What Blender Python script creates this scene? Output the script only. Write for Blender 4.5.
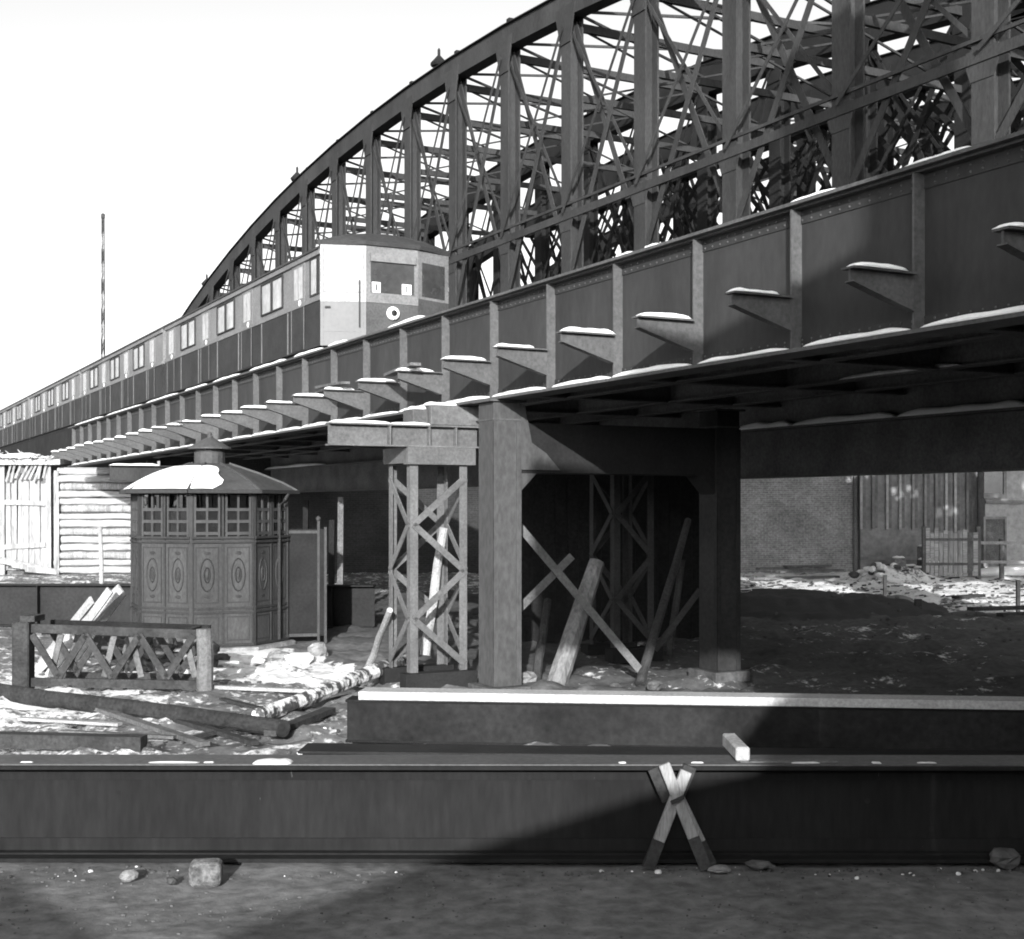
import bpy, math, random
from mathutils import Vector, Matrix, noise
R = math.radians
random.seed(7)
scn = bpy.context.scene
for o in list(bpy.data.objects): bpy.data.objects.remove(o)

# ------------------------------------------------------------------ camera, sky, sun, exposure
CAMZ, F, HOR = 2.75, 1334.0, 507.0
cam = bpy.data.cameras.new('camera'); camo = bpy.data.objects.new('camera', cam)
scn.collection.objects.link(camo); scn.camera = camo
camo.location = (0, 0, CAMZ); camo.rotation_euler = (R(90), 0, 0)
cam.sensor_width = 36; cam.lens = F / 1024 * 36; cam.shift_y = (HOR - 469.5) / 1024
cam.clip_start = .05; cam.clip_end = 3000
SUN_AZ, SUN_EL = R(2), R(15)            # light travels away from the camera, 2 degrees to the right
w = bpy.data.worlds.new('World'); scn.world = w; w.use_nodes = True
wn = w.node_tree.nodes; wl = w.node_tree.links; wn.clear()
sky = wn.new('ShaderNodeTexSky'); sky.sky_type = 'NISHITA'; sky.sun_disc = False
sky.sun_elevation = SUN_EL; sky.sun_rotation = R(182); sky.air_density = 1.0; sky.dust_density = 2.5
bw = wn.new('ShaderNodeRGBToBW'); bg = wn.new('ShaderNodeBackground'); wo = wn.new('ShaderNodeOutputWorld')
bg.inputs[1].default_value = 0.15
wl.new(sky.outputs[0], bw.inputs[0]); wl.new(bw.outputs[0], bg.inputs[0]); wl.new(bg.outputs[0], wo.inputs[0])
sd = bpy.data.lights.new('sun', 'SUN'); sd.energy = 3.7; sd.angle = R(.4); sd.color = (1, 1, 1)
so = bpy.data.objects.new('sun', sd); scn.collection.objects.link(so)
LD = Vector((math.sin(SUN_AZ) * math.cos(SUN_EL), math.cos(SUN_AZ) * math.cos(SUN_EL), -math.sin(SUN_EL)))
so.rotation_euler = LD.to_track_quat('-Z', 'Y').to_euler(); so.location = (-6, -40, 30)
scn.view_settings.view_transform = 'Standard'; scn.view_settings.look = 'None'
scn.view_settings.exposure = 1.25; scn.view_settings.gamma = 1
scn.cycles.filter_width = 1.9; scn.cycles.max_bounces = 5; scn.cycles.diffuse_bounces = 3; scn.cycles.glossy_bounces = 2

# ------------------------------------------------------------------ helpers
def at(x, y, Z): return Vector(((x - 512) / F * Z, Z, CAMZ + (HOR - y) / F * Z))
def gnd(x, y):
    Z = CAMZ * F / (y - HOR); return Vector(((x - 512) / F * Z, Z, 0))
TH = math.atan(699 / 1334.0); CT, ST = math.cos(TH), math.sin(TH)
def br(D, s, z=0): return Vector((D * CT - s * ST, D * ST + s * CT, z))
def s_at(x, D): return (F * D / CT / (x + 187) - ST * D) / CT

class MB:
    def __init__(self): self.v = []; self.f = []
    def add(self, vs, fs):
        n = len(self.v); self.v += [tuple(p) for p in vs]; self.f += [tuple(i + n for i in f) for f in fs]; return self
    def box(self, x0, x1, y0, y1, z0, z1):
        return self.add([(x0,y0,z0),(x1,y0,z0),(x1,y1,z0),(x0,y1,z0),(x0,y0,z1),(x1,y0,z1),(x1,y1,z1),(x0,y1,z1)],
            [(0,3,2,1),(4,5,6,7),(0,1,5,4),(1,2,6,5),(2,3,7,6),(3,0,4,7)])
    def bar(self, a, b, wd, ht, up=(0,0,1), w2=None, h2=None):
        a = Vector(a); b = Vector(b); d = (b - a).normalized(); up = Vector(up)
        if abs(d.dot(up)) > .98: up = Vector((0,1,0)) if abs(d.y) < .9 else Vector((1,0,0))
        sx = d.cross(up).normalized(); sz = sx.cross(d).normalized()
        vs = []
        for p, ww, hh in ((a, wd, ht), (b, w2 or wd, h2 or ht)):
            for i, j in ((-1,-1),(1,-1),(1,1),(-1,1)): vs.append(p + sx * ww / 2 * i + sz * hh / 2 * j)
        return self.add(vs, [(0,1,2,3),(4,7,6,5),(0,4,5,1),(1,5,6,2),(2,6,7,3),(3,7,4,0)])
    def prism(self, poly, fn, t0, t1):       # fn(a, b, t) -> point
        n = len(poly); vs = [fn(a, b, t0) for a, b in poly] + [fn(a, b, t1) for a, b in poly]
        fs = [tuple(range(n)), tuple(range(2 * n - 1, n - 1, -1))]
        for i in range(n): fs.append((i, i + n, (i + 1) % n + n, (i + 1) % n))
        return self.add(vs, fs)
    def tube(self, pts, rad, n=10, jit=0, seed=0):
        rnd = random.Random(seed); pts = [Vector(p) for p in pts]; rings = []
        for i, p in enumerate(pts):
            d = (pts[min(i + 1, len(pts) - 1)] - pts[max(i - 1, 0)]).normalized()
            u = d.cross(Vector((0,0,1)) if abs(d.z) < .95 else Vector((1,0,0))).normalized(); v = u.cross(d)
            r = rad[i] if isinstance(rad, (list, tuple)) else rad
            rings.append([p + (u * math.cos(2*math.pi*k/n) + v * math.sin(2*math.pi*k/n)) * r * (1 + rnd.uniform(-jit, jit)) for k in range(n)])
        vs = [q for rg in rings for q in rg]; fs = []
        for i in range(len(pts) - 1):
            for k in range(n): fs.append((i*n+k, i*n+(k+1)%n, (i+1)*n+(k+1)%n, (i+1)*n+k))
        fs.append(tuple(range(n - 1, -1, -1))); fs.append(tuple(range((len(pts)-1)*n, len(pts)*n)))
        return self.add(vs, fs)
    def lathe(self, prof, n=16, c=(0,0,0)):
        vs = []; fs = []
        for r, z in prof:
            for k in range(n): vs.append((c[0] + r*math.cos(2*math.pi*k/n), c[1] + r*math.sin(2*math.pi*k/n), c[2] + z))
        for i in range(len(prof) - 1):
            for k in range(n): fs.append((i*n+k, i*n+(k+1)%n, (i+1)*n+(k+1)%n, (i+1)*n+k))
        fs.append(tuple(range(n-1,-1,-1))); fs.append(tuple(range((len(prof)-1)*n, len(prof)*n)))
        return self.add(vs, fs)
    def rock(self, c, r, seed=0, n=8, m=5):
        rnd = random.Random(seed); c = Vector(c); r = Vector(r) if not isinstance(r, (int, float)) else Vector((r,r,r))
        vs = [c + Vector((0,0,-r.z))]; fs = []
        for i in range(1, m):
            a = math.pi * i / m - math.pi/2
            for k in range(n):
                b = 2*math.pi*(k + .5*(i%2))/n; q = rnd.uniform(.78, 1.12)
                vs.append(c + Vector((r.x*math.cos(a)*math.cos(b)*q, r.y*math.cos(a)*math.sin(b)*q, r.z*math.sin(a)*q)))
        vs.append(c + Vector((0,0,r.z*.95)))
        for k in range(n): fs.append((0, 1+(k+1)%n, 1+k))
        for i in range(m-2):
            for k in range(n): fs.append((1+i*n+k, 1+i*n+(k+1)%n, 1+(i+1)*n+(k+1)%n, 1+(i+1)*n+k))
        L = len(vs)-1; b = 1+(m-2)*n
        for k in range(n): fs.append((b+k, b+(k+1)%n, L))
        return self.add(vs, fs)
    def mesh(self, name, mat, off=(0,0,0), smooth=False):
        me = bpy.data.meshes.new(name); o = Vector(off)
        me.from_pydata([tuple(Vector(p) - o) for p in self.v], [], self.f); me.update()
        import bmesh
        b = bmesh.new(); b.from_mesh(me); bmesh.ops.recalc_face_normals(b, faces=b.faces); b.to_mesh(me); b.free()
        if mat: me.materials.append(mat)
        if smooth:
            for p in me.polygons: p.use_smooth = True
        return me
def link(name, me, parent=None, loc=(0,0,0), rz=0, rot=None):
    o = bpy.data.objects.new(name, me); scn.collection.objects.link(o)
    o.location = loc; o.rotation_euler = rot or (0,0,rz)
    if parent: o.parent = parent
    return o
def tag(o, label=None, cat=None, group=None, kind=None):
    if label: o['label'] = label
    if cat: o['category'] = cat
    if group: o['group'] = group
    if kind: o['kind'] = kind
    return o
class Thing:                                   # an Empty whose parts are given in its frame, origin shifted by off
    def __init__(self, name, label, cat, loc, rz=0, off=(0,0,0), group=None):
        self.e = link(name, None, None, loc, rz); self.e.empty_display_size = .3; self.off = off
        tag(self.e, label, cat, group)
    def part(self, name, mb, mat, parent=None, smooth=False, bev=0, kind=None):
        o = link(name, mb.mesh(name, mat, self.off, smooth), parent or self.e)
        if bev: bevel(o, bev)
        if kind: o['kind'] = kind
        return o
    def put(self, name, me, loc, parent=None, rot=(0,0,0)):
        return link(name, me, parent or self.e, Vector(loc) - Vector(self.off), 0, rot)
def bevel(o, wd, seg=1):
    m = o.modifiers.new('bevel', 'BEVEL'); m.width = wd; m.segments = seg; m.limit_method = 'ANGLE'; return o
def bridge_thing(name, label, cat, D0, s0, z0=0, group=None):
    return Thing(name, label, cat, br(D0, s0, z0), TH, (D0, s0, z0), group)
def solo(name, mb, mat, label, cat, base, rz=0, group=None, smooth=False, bev=0, kind=None, off=None):
    o = link(name, mb.mesh(name, mat, base if off is None else off, smooth), None, base, rz)
    tag(o, label, cat, group, kind)
    if bev: bevel(o, bev)
    return o

# ------------------------------------------------------------------ materials (all greys: the photograph is black and white)
def M(name, a, b, scale=2.0, rough=.75, bump=.25, bscale=30, stretch=(1,1,1), metal=0, spots=None, spec=.14, coat=0, lo=.35, hi=.65, world=False, fine=.25):
    m = bpy.data.materials.new(name); m.use_nodes = True; nt = m.node_tree; n = nt.nodes; l = nt.links; n.clear()
    out = n.new('ShaderNodeOutputMaterial'); p = n.new('ShaderNodeBsdfPrincipled'); l.new(p.outputs[0], out.inputs[0])
    tc = n.new('ShaderNodeTexCoord'); oi = n.new('ShaderNodeObjectInfo')
    mp = n.new('ShaderNodeMapping'); mp.inputs['Scale'].default_value = stretch
    ad = n.new('ShaderNodeVectorMath'); ad.operation = 'ADD'
    mu = n.new('ShaderNodeMath'); mu.operation = 'MULTIPLY'; mu.inputs[1].default_value = 37
    if world:
        ge = n.new('ShaderNodeNewGeometry'); l.new(ge.outputs['Position'], mp.inputs[0])
    else: l.new(tc.outputs['Object'], mp.inputs[0])
    l.new(oi.outputs['Random'], mu.inputs[0]); l.new(mp.outputs[0], ad.inputs[0])
    if not world: l.new(mu.outputs[0], ad.inputs[1])
    def nz(sc, det=6, ro=.6):
        t = n.new('ShaderNodeTexNoise'); t.inputs['Scale'].default_value = sc; t.inputs['Detail'].default_value = det
        t.inputs['Roughness'].default_value = ro; l.new(ad.outputs[0], t.inputs[0]); return t.outputs[0]
    r = n.new('ShaderNodeValToRGB'); r.color_ramp.elements[0].position = lo; r.color_ramp.elements[1].position = hi
    r.color_ramp.elements[0].color = (a,a,a,1); r.color_ramp.elements[1].color = (b,b,b,1)
    l.new(nz(scale), r.inputs[0]); col = r.outputs[0]
    fr = n.new('ShaderNodeMapRange'); fr.inputs[1].default_value = .3; fr.inputs[2].default_value = .7
    fr.inputs[3].default_value = 1 - fine; fr.inputs[4].default_value = 1 + fine
    l.new(nz(bscale, 4), fr.inputs[0])
    mx = n.new('ShaderNodeMix'); mx.data_type = 'RGBA'; mx.blend_type = 'MULTIPLY'; mx.inputs[0].default_value = 1
    l.new(col, mx.inputs[6]); l.new(fr.outputs[0], mx.inputs[7]); col = mx.outputs[2]
    if spots:                                  # (value, scale, threshold): chips, lichen, splashes
        sr = n.new('ShaderNodeValToRGB'); sr.color_ramp.elements[0].position = spots[2]; sr.color_ramp.elements[1].position = spots[2] + .04
        l.new(nz(spots[1], 3), sr.inputs[0])
        m2 = n.new('ShaderNodeMix'); m2.data_type = 'RGBA'; l.new(sr.outputs[0], m2.inputs[0]); l.new(col, m2.inputs[6])
        m2.inputs[7].default_value = (spots[0],)*3 + (1,); col = m2.outputs[2]
    l.new(col, p.inputs['Base Color'])
    rr = n.new('ShaderNodeMapRange'); rr.inputs[3].default_value = max(0, rough - .12); rr.inputs[4].default_value = min(1, rough + .12)
    l.new(nz(scale * 2.3, 3), rr.inputs[0]); l.new(rr.outputs[0], p.inputs['Roughness'])
    p.inputs['Metallic'].default_value = metal; p.inputs['Specular IOR Level'].default_value = spec
    if coat: p.inputs['Coat Weight'].default_value = coat; p.inputs['Coat Roughness'].default_value = .25
    if bump:
        bp = n.new('ShaderNodeBump'); bp.inputs['Strength'].default_value = bump; bp.inputs['Distance'].default_value = .02
        l.new(nz(bscale), bp.inputs['Height']); l.new(bp.outputs[0], p.inputs['Normal'])
    m['nodes_col'] = 1
    return m
STEEL = M('girder_paint', .029, .041, 1.3, .62, .1, 14, (1,1,.4), spots=(.3, 9, .8), fine=.12)
STIFF = M('stiffener_paint', 0.066, 0.088, 1.2, .6, .1, 20)
UNDER = M('underside_steel', 0.11, 0.17, 1, .8, .15, 20)
OLD = M('old_truss_paint', 0.027, 0.042, 1.1, .75, .25, 24, (1,1,.35))
OLDF = M('old_chord_paint', 0.011, 0.018, 1.1, .75, .25, 24)
BEAM = M('stacked_beam_primer', .014, .0195, 1.6, .85, .12, 18, (1.1,1,.22), spots=(.1, 30, .74), spec=.05, fine=.16)
BEAMD = M('dark_beam_primer', 0.014, 0.022, 1.2, .7, .15, 25)
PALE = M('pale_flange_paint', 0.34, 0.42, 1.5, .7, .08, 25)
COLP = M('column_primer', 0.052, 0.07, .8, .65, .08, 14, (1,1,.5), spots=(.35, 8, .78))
SNOW = M('snow', .8, .88, 2.5, .85, .3, 22, fine=.04)
SNOWW = M('packed_snow', .55, .8, 3, .85, .5, 18, fine=.12)
WOODP = M('fresh_sawn_timber', 0.22, 0.34, 2.2, .8, .35, 28, (1,1,1), fine=.3)
WOODH = M('weathered_hut_boards', 0.25, 0.38, 1.5, .85, .4, 12, (.25,1,3), fine=.3)
WOODV = M('weathered_upright_boards', 0.17, 0.33, 2, .85, .4, 12, (3,1,.25), fine=.35)
WOODD = M('dark_wet_timber', 0.026, 0.05, 2, .8, .4, 22, fine=.35)
WOODG = M('grey_timber', 0.08, 0.14, 2.5, .8, .4, 25, fine=.35)
BARK = M('bark_pole', 0.02, 0.04, 3, .8, .5, 22, (1,.4,1), fine=.4)
SNLOG = M('snowy_birch_log', .07, .8, 5, .85, .6, 14, lo=.44, hi=.54, fine=.3)
DARKB = M('dark_board_and_shade', 0.009, 0.015, 2, .8, .3, 16, fine=.35)  # near-black boards; on the hoarding the tone stands in for deep shade
KIOSK = M('kiosk_iron_paint', .038, .056, 1.5, .6, .15, 26, (1,1,.5))
KIOSKD = M('kiosk_trim_paint', 0.026, 0.036, 1.5, .6, .1, 26)
ROOFM = M('kiosk_roof_sheet', 0.045, 0.062, 2, .6, .15, 14)
DARK = M('dark_void', .012, .02, 1, .9, 0, 10)
TRLO = M('train_lower_paint', 0.022, 0.032, 1.2, .62, .06, 20)
TRUP = M('train_upper_paint', 0.125, 0.165, 1.2, .6, .06, 20)
TRWH = M('train_cab_glare_upper', 0.26, 0.3, 1, .6, .04, 14)  # two-tone cab corner, sun glare on this facet put into the colour
TRWL = M('train_cab_glare_lower', 0.14, 0.155, .6, .6, .03, 14, fine=.06)
TRFR = M('train_front_paint', 0.055, 0.075, 1.2, .6, .06, 20)
TRRF = M('train_roof_canvas', 0.03, 0.045, 1.5, .85, .2, 20)
TRPANE = M('train_window_pane', 0.22, 0.34, .6, .2, 0, 4, spec=.6)  # one even pale grey for all car windows
GLASS = M('dark_window_glass', 0.01, 0.016, 2, .12, 0, 6, spec=.6)
CARD = M('white_card', .75, .82, 3, .8, 0, 20)
STONE = M('rough_stone', 0.13, 0.26, 4, .85, .6, 14, fine=.3)
STONED = M('dark_stone', 0.05, 0.1, 4, .85, .6, 14, fine=.3)
BUSH = M('brush_thatch', 0.2, 0.45, 5, .9, .6, 18, fine=.4)
PLASTER = M('grey_plaster', .15, .24, .8, .85, .3, 5, fine=.2)
PLASTL = M('pale_plaster', 0.28, 0.36, .6, .85, .3, 6, fine=.2)
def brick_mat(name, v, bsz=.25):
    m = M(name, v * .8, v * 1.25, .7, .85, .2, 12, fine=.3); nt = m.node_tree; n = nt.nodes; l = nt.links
    p = next(x for x in n if x.type == 'BSDF_PRINCIPLED')
    src = p.inputs['Base Color'].links[0].from_socket
    b = n.new('ShaderNodeTexBrick'); b.inputs['Scale'].default_value = 1
    b.inputs['Brick Width'].default_value = bsz; b.inputs['Row Height'].default_value = .085; b.inputs['Mortar Size'].default_value = .012
    b.inputs['Color1'].default_value = (.8,.8,.8,1); b.inputs['Color2'].default_value = (1.2,1.2,1.2,1); b.inputs['Mortar'].default_value = (1.5,1.5,1.5,1)
    ge = n.new('ShaderNodeNewGeometry'); sx = n.new('ShaderNodeSeparateXYZ'); cx = n.new('ShaderNodeCombineXYZ')
    l.new(ge.outputs['Position'], sx.inputs[0]); l.new(sx.outputs[0], cx.inputs[0]); l.new(sx.outputs[2], cx.inputs[1]); l.new(cx.outputs[0], b.inputs[0])
    x = n.new('ShaderNodeMix'); x.data_type = 'RGBA'; x.blend_type = 'MULTIPLY'; x.inputs[0].default_value = .8
    l.new(src, x.inputs[6]); l.new(b.outputs[0], x.inputs[7]); l.new(x.outputs[2], p.inputs['Base Color'])
    return m
BRICK = brick_mat('shade_dark_brick', .022)  # warehouse and pier brick, under-bridge darkness put into the tone
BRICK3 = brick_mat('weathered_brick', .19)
BRICK2 = brick_mat('brick', .12)

# ground: trampled earth with real snow cover given per vertex
def ground_mat():
    m = M('trampled_earth', 0.1, 0.18, .8, .92, .9, 7, world=True, fine=.35, lo=.3, hi=.7); nt = m.node_tree; n = nt.nodes; l = nt.links
    p = next(x for x in n if x.type == 'BSDF_PRINCIPLED'); src = p.inputs['Base Color'].links[0].from_socket
    ge = n.new('ShaderNodeNewGeometry')
    at_ = n.new('ShaderNodeAttribute'); at_.attribute_name = 'snow'; ad_ = n.new('ShaderNodeAttribute'); ad_.attribute_name = 'earth_shade'
    def nz(sc, det=8):
        t = n.new('ShaderNodeTexNoise'); t.inputs['Scale'].default_value = sc; t.inputs['Detail'].default_value = det; t.inputs['Roughness'].default_value = .65
        l.new(ge.outputs['Position'], t.inputs[0]); return t.outputs[0]
    s = n.new('ShaderNodeMath'); s.operation = 'ADD'; 
    mxn = n.new('ShaderNodeMix'); mxn.inputs[0].default_value = .42; l.new(nz(1.3), mxn.inputs[2]); l.new(nz(9, 6), mxn.inputs[3])
    l.new(mxn.outputs[0], s.inputs[0]); l.new(at_.outputs['Fac'], s.inputs[1])
    r = n.new('ShaderNodeValToRGB'); r.color_ramp.elements[0].position = .93; r.color_ramp.elements[1].position = 1.0
    l.new(s.outputs[0], r.inputs[0])
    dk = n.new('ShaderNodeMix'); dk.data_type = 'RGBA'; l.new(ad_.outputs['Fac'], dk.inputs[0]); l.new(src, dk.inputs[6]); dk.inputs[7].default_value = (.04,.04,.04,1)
    sr = n.new('ShaderNodeMapRange'); sr.inputs[3].default_value = .6; sr.inputs[4].default_value = .9; l.new(nz(5, 4), sr.inputs[0])
    x = n.new('ShaderNodeMix'); x.data_type = 'RGBA'; l.new(r.outputs[0], x.inputs[0]); l.new(dk.outputs[2], x.inputs[6]); l.new(sr.outputs[0], x.inputs[7])
    l.new(x.outputs[2], p.inputs['Base Color'])
    return m

# ------------------------------------------------------------------ ground
def axis(a, b, st, lo, hi, g=1.25):
    xs = []; x = a
    while x < b: xs.append(x); x += st
    xs.append(b); d = st; x = b
    while x < hi: d *= g; x += d; xs.append(min(x, hi))
    d = st; x = a; pre = []
    while x > lo: d *= g; x -= d; pre.append(max(x, lo))
    return pre[::-1] + xs
def sm(a, b, x):
    t = max(0, min(1, (x - a) / (b - a))); return t * t * (3 - 2 * t)
def gh(x, y):
    h = .05 * (noise.fractal(Vector((x*.5, y*.5, 3)), 1, 2, 4)) 
    if y < 9.9: h += .02 * math.sin(y * 9 + .35 * x + 2 * noise.noise(Vector((x * .5, y * .8, 11)))) * noise.noise(Vector((x * .3, y * 1.1, 6)))
    if 9.7 < y < 10.3 and x > .2: h += .045 * (1 - abs(y - 10) / .3) * (.6 + noise.noise(Vector((x * 2.5, y * 3, 1)))) * sm(.2, 1, x)
    rough = sm(11, 13, y) * .09 + .03
    if x > 1 and 15 < y < 42: h += .06 * math.sin(y * 2.3 + .25 * x + 1.5 * noise.noise(Vector((x*.3, y*.3, 2)))) * sm(15, 18, y)
    h += rough * noise.fractal(Vector((x*1.7, y*1.7, 0)), .9, 2, 5)
    e = 1 - ((x - 7.6) / 4.2) ** 2 - ((y - 37) / 4) ** 2
    if e > 0: h += .36 * e ** .7 * (1 + .3 * noise.noise(Vector((x, y, 7))))
    e = 1 - ((x - 14.5) / 1.6) ** 2 - ((y - 50) / 1.2) ** 2
    if e > 0: h += .55 * e
    e = 1 - ((x + 6.6) / 2.6) ** 2 - ((y - 26.9) / 2.6) ** 2     # pad under the kiosk
    if e > 0: h *= 1 - sm(0, .2, e)
    return h - .03 if y > 11 else h * .6 - .03
def snowf(x, y):
    s = -.2
    if y > 11.5: s = .16
    if y > 11.5 and x < .3: s = .41 + .07 * sm(-4, -7, x)
    if y > 22 and x < 0: s = .42
    D = x * CT + y * ST
    if -6.5 < x < -2.5 and 21 < y < 26: s = .52
    if D > 8.3 and y < 43: s = (.36 + .2 * noise.noise(Vector((x * .2, y * .4, 9))) * sm(20, 25, y) if 18 < y < 34 else .2) if x > 1 else .24
    if x > 5 and y > 41: s = .5 + .12 * noise.noise(Vector((x * .5, y * .4, 5)))
    if x > 9 and y > 33 + (14 - x) * .9: s = max(s, .5 + .12 * noise.noise(Vector((x * .6, y * .5, 2))))
    if ((x - 7.6) / 4.3) ** 2 + ((y - 37) / 4.1) ** 2 < 1: s = min(s, .12)
    return s
def earth_shade(x, y):  # paints the bridge shade into the earth, and darkens the mound
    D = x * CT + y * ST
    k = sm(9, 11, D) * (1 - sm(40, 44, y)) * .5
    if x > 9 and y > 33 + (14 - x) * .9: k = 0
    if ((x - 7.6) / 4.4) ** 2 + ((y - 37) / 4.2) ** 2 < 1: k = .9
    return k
xs = axis(-13, 19, .16, -900, 900); ys = axis(7, 24, .14, 6.9, 24, 2)[1:] 
ys = [-300, -120, -50, -20, -8, 0, 3, 5, 6] + [6.5 + .13 * i for i in range(int(17 / .13))] + [23.5 + .35 * i for i in range(100)]
y = ys[-1]; d = .5
while y < 1500: d *= 1.25; y += d; ys.append(y)
gv = [(x, y, gh(x, y)) for y in ys for x in xs]; nx = len(xs)
gf = [(j*nx+i, j*nx+i+1, (j+1)*nx+i+1, (j+1)*nx+i) for j in range(len(ys)-1) for i in range(nx-1)]
me = bpy.data.meshes.new('ground'); me.from_pydata(gv, [], gf); me.update()
for nm, fn in (('snow', snowf), ('earth_shade', earth_shade)):
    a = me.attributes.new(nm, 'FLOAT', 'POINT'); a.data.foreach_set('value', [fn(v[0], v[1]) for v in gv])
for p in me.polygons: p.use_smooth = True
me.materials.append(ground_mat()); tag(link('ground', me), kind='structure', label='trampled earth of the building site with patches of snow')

# ------------------------------------------------------------------ new plate girder bridge
D1, D2, ZB, ZT, SP = 9.0, 17.0, 4.32, 5.85, 1.71
S0 = 9.046; SA, SE = S0 - 9 * SP, S0 + 26.4 * SP
nb = bridge_thing('plate_girder_bridge', 'new dark steel plate girder bridge with upright stiffeners and snow capped brackets', 'bridge', D1, 17.6)
mg = nb.part('main_girder', MB().box(D1-.012, D1+.012, SA, SE, ZB+.04, ZT-.04), STEEL)
nb.part('top_flange', MB().box(D1-.19, D1+.19, SA, SE, ZT-.035, ZT).box(D1-.11, D1-.0125, SA, SE, ZT-.06, ZT-.0355), STIFF, mg)
nb.part('flange_angle', MB().box(D1-.024,D1-.0125,SA,SE,ZT-.2,ZT-.061).box(D1-.024,D1-.0125,SA,SE,ZB+.039,ZB+.17), STEEL, mg)
nb.part('bottom_flange', MB().box(D1-.2, D1+.2, SA, SE, ZB, ZB+.038), STIFF, mg)
st_me = (MB().box(-.145, -.0125, -.012, .012, ZB+.04, ZT-.062).box(-.03, -.0127, .0125, .1, ZB+.2, ZT-.21)).mesh('stiffener', STIFF)
bk = MB()
prof = [(-.03, 0), (-.9, 0), (-.9, -.1), (-.03, -.36)]
bk.prism(prof, lambda a, b, t: (a, t, b), -.011, .011)
bk.box(-.92, -.172, -.085, .085, .0005, .02)
bk.bar((-.9, 0, -.107), (-.175, 0, -.325), .11, .014)
bk_me = bk.mesh('bracket', STIFF)
def snow_lump(ax, L, wd, ht, seed, n=14):
    """a drift of snow with a rounded section along an axis, in local coordinates"""
    rnd = random.Random(seed); b = MB(); vs = []; sec = 6
    for i in range(n + 1):
        t = i / n; e = min(1, 6 * t, 6 * (1 - t)) ** .5; h = ht * (e * (.8 + .3 * noise.noise(Vector((t * 4, seed * 3.1, 0)))) + .12) 
        ww = wd * (.8 + .2 * e)
        for k in range(sec + 1):
            a = math.pi * k / sec; vs.append((L * t, -ww / 2 * math.cos(a), h * math.sin(a) ** .6))
    fs = [(i*(sec+1)+k, i*(sec+1)+k+1, (i+1)*(sec+1)+k+1, (i+1)*(sec+1)+k) for i in range(n) for k in range(sec)]
    fs.append(tuple(range(sec, -1, -1))); fs.append(tuple(n*(sec+1)+k for k in range(sec+1)))
    for i in range(n): fs.append((i*(sec+1), (i+1)*(sec+1), (i+1)*(sec+1)+sec, i*(sec+1)+sec))
    if ax == 'y': vs = [(p[1], p[0], p[2]) for p in vs]
    return b.add(vs, fs)
caps = [snow_lump('x', .8 - .06 * k, .21, .075 - .006 * k, k).mesh('snow_cap', SNOW, smooth=True) for k in range(5)]
strips = [snow_lump('y', 1.64 - .1 * (k % 3), .17, .07 - .005 * k, k + 10, 24).mesh('snow_strip', SNOW, smooth=True) for k in range(5)]
rnd = random.Random(3)
for i in range(-9, 27):
    s = S0 + i * SP
    nb.put('stiffener', st_me, (D1, s, 0), mg)
    zb = 4.86 + rnd.uniform(-.02, .02)
    if s < 50 or i % 1 == 0:
        b = nb.put('bracket', bk_me, (D1, s, zb))
        c = link('snow_cap', caps[rnd.randrange(5)], b, (-.93 + rnd.uniform(0, .05), 0, .019))
    if i < 26: nb.put('snow_strip', strips[rnd.randrange(5)], (D1 - .125, s + .02 + rnd.uniform(0, .05), ZB + .037), mg)
rvt = MB()
for k in range(int((SE - 4) / .14)):
    s_ = 4 + k * .14
    for z in (ZT - .105, ZT - .165, ZB + .095, ZB + .14):
        c = len(rvt.v); P = [(D1-.0245, s_ + .014*math.cos(a*math.pi/3), z + .014*math.sin(a*math.pi/3)) for a in range(6)]
        Q = [(D1-.034, s_ + .008*math.cos(a*math.pi/3), z + .008*math.sin(a*math.pi/3)) for a in range(6)]
        rvt.add(P + Q, [(a, (a+1)%6, 6+(a+1)%6, 6+a) for a in range(6)] + [(6,7,8,9,10,11)])
nb.part('rivets', rvt, STIFF, mg, kind='stuff')
# broken snow on the top flange
for k, (x0, x1) in enumerate(((915, 972), (945, 985), (800, 850), (625, 640), (655, 668), (395, 432), (335, 352), (300, 330), (255, 292), (218, 246), (190, 212), (150, 184), (110, 148), (78, 108))):
    sa, sb = s_at(x1, D1), s_at(x0, D1); nb.put('snow_patch', snow_lump('y', abs(sb - sa), .2, .07 if x0 < 450 else .045, 40 + k, 20).mesh('snow_patch', SNOW, smooth=True), (D1 - .08, min(sa, sb), ZT - .002), mg)
fg = nb.part('far_girder', MB().box(D2-.012, D2+.012, SA, SE, 3.36, 5.29), UNDER)
nb.part('flange', MB().box(D2-.2, D2+.2, SA, SE, 3.33, 3.36).box(D2-.2, D2+.2, SA, SE, 5.291, 5.32), UNDER, fg)
nb.part('ledge', MB().box(D2-.26, D2-.0125, SA, SE, 4.28, 4.32), UNDER, fg)
for k, (x0, x1) in enumerate(((742, 800), (800, 905), (905, 1040), (1040, 1200), (270, 330))):
    sa, sb = s_at(x1, D2), s_at(x0, D2)
    nb.put('snow_strip', snow_lump('y', sb - sa, .2, .14, 70 + k, 30).mesh('snow_strip', SNOW, smooth=True), (D2 - .16, sa, 4.31), fg)  # snow that also stands in for the lit line of the far flange
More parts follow.
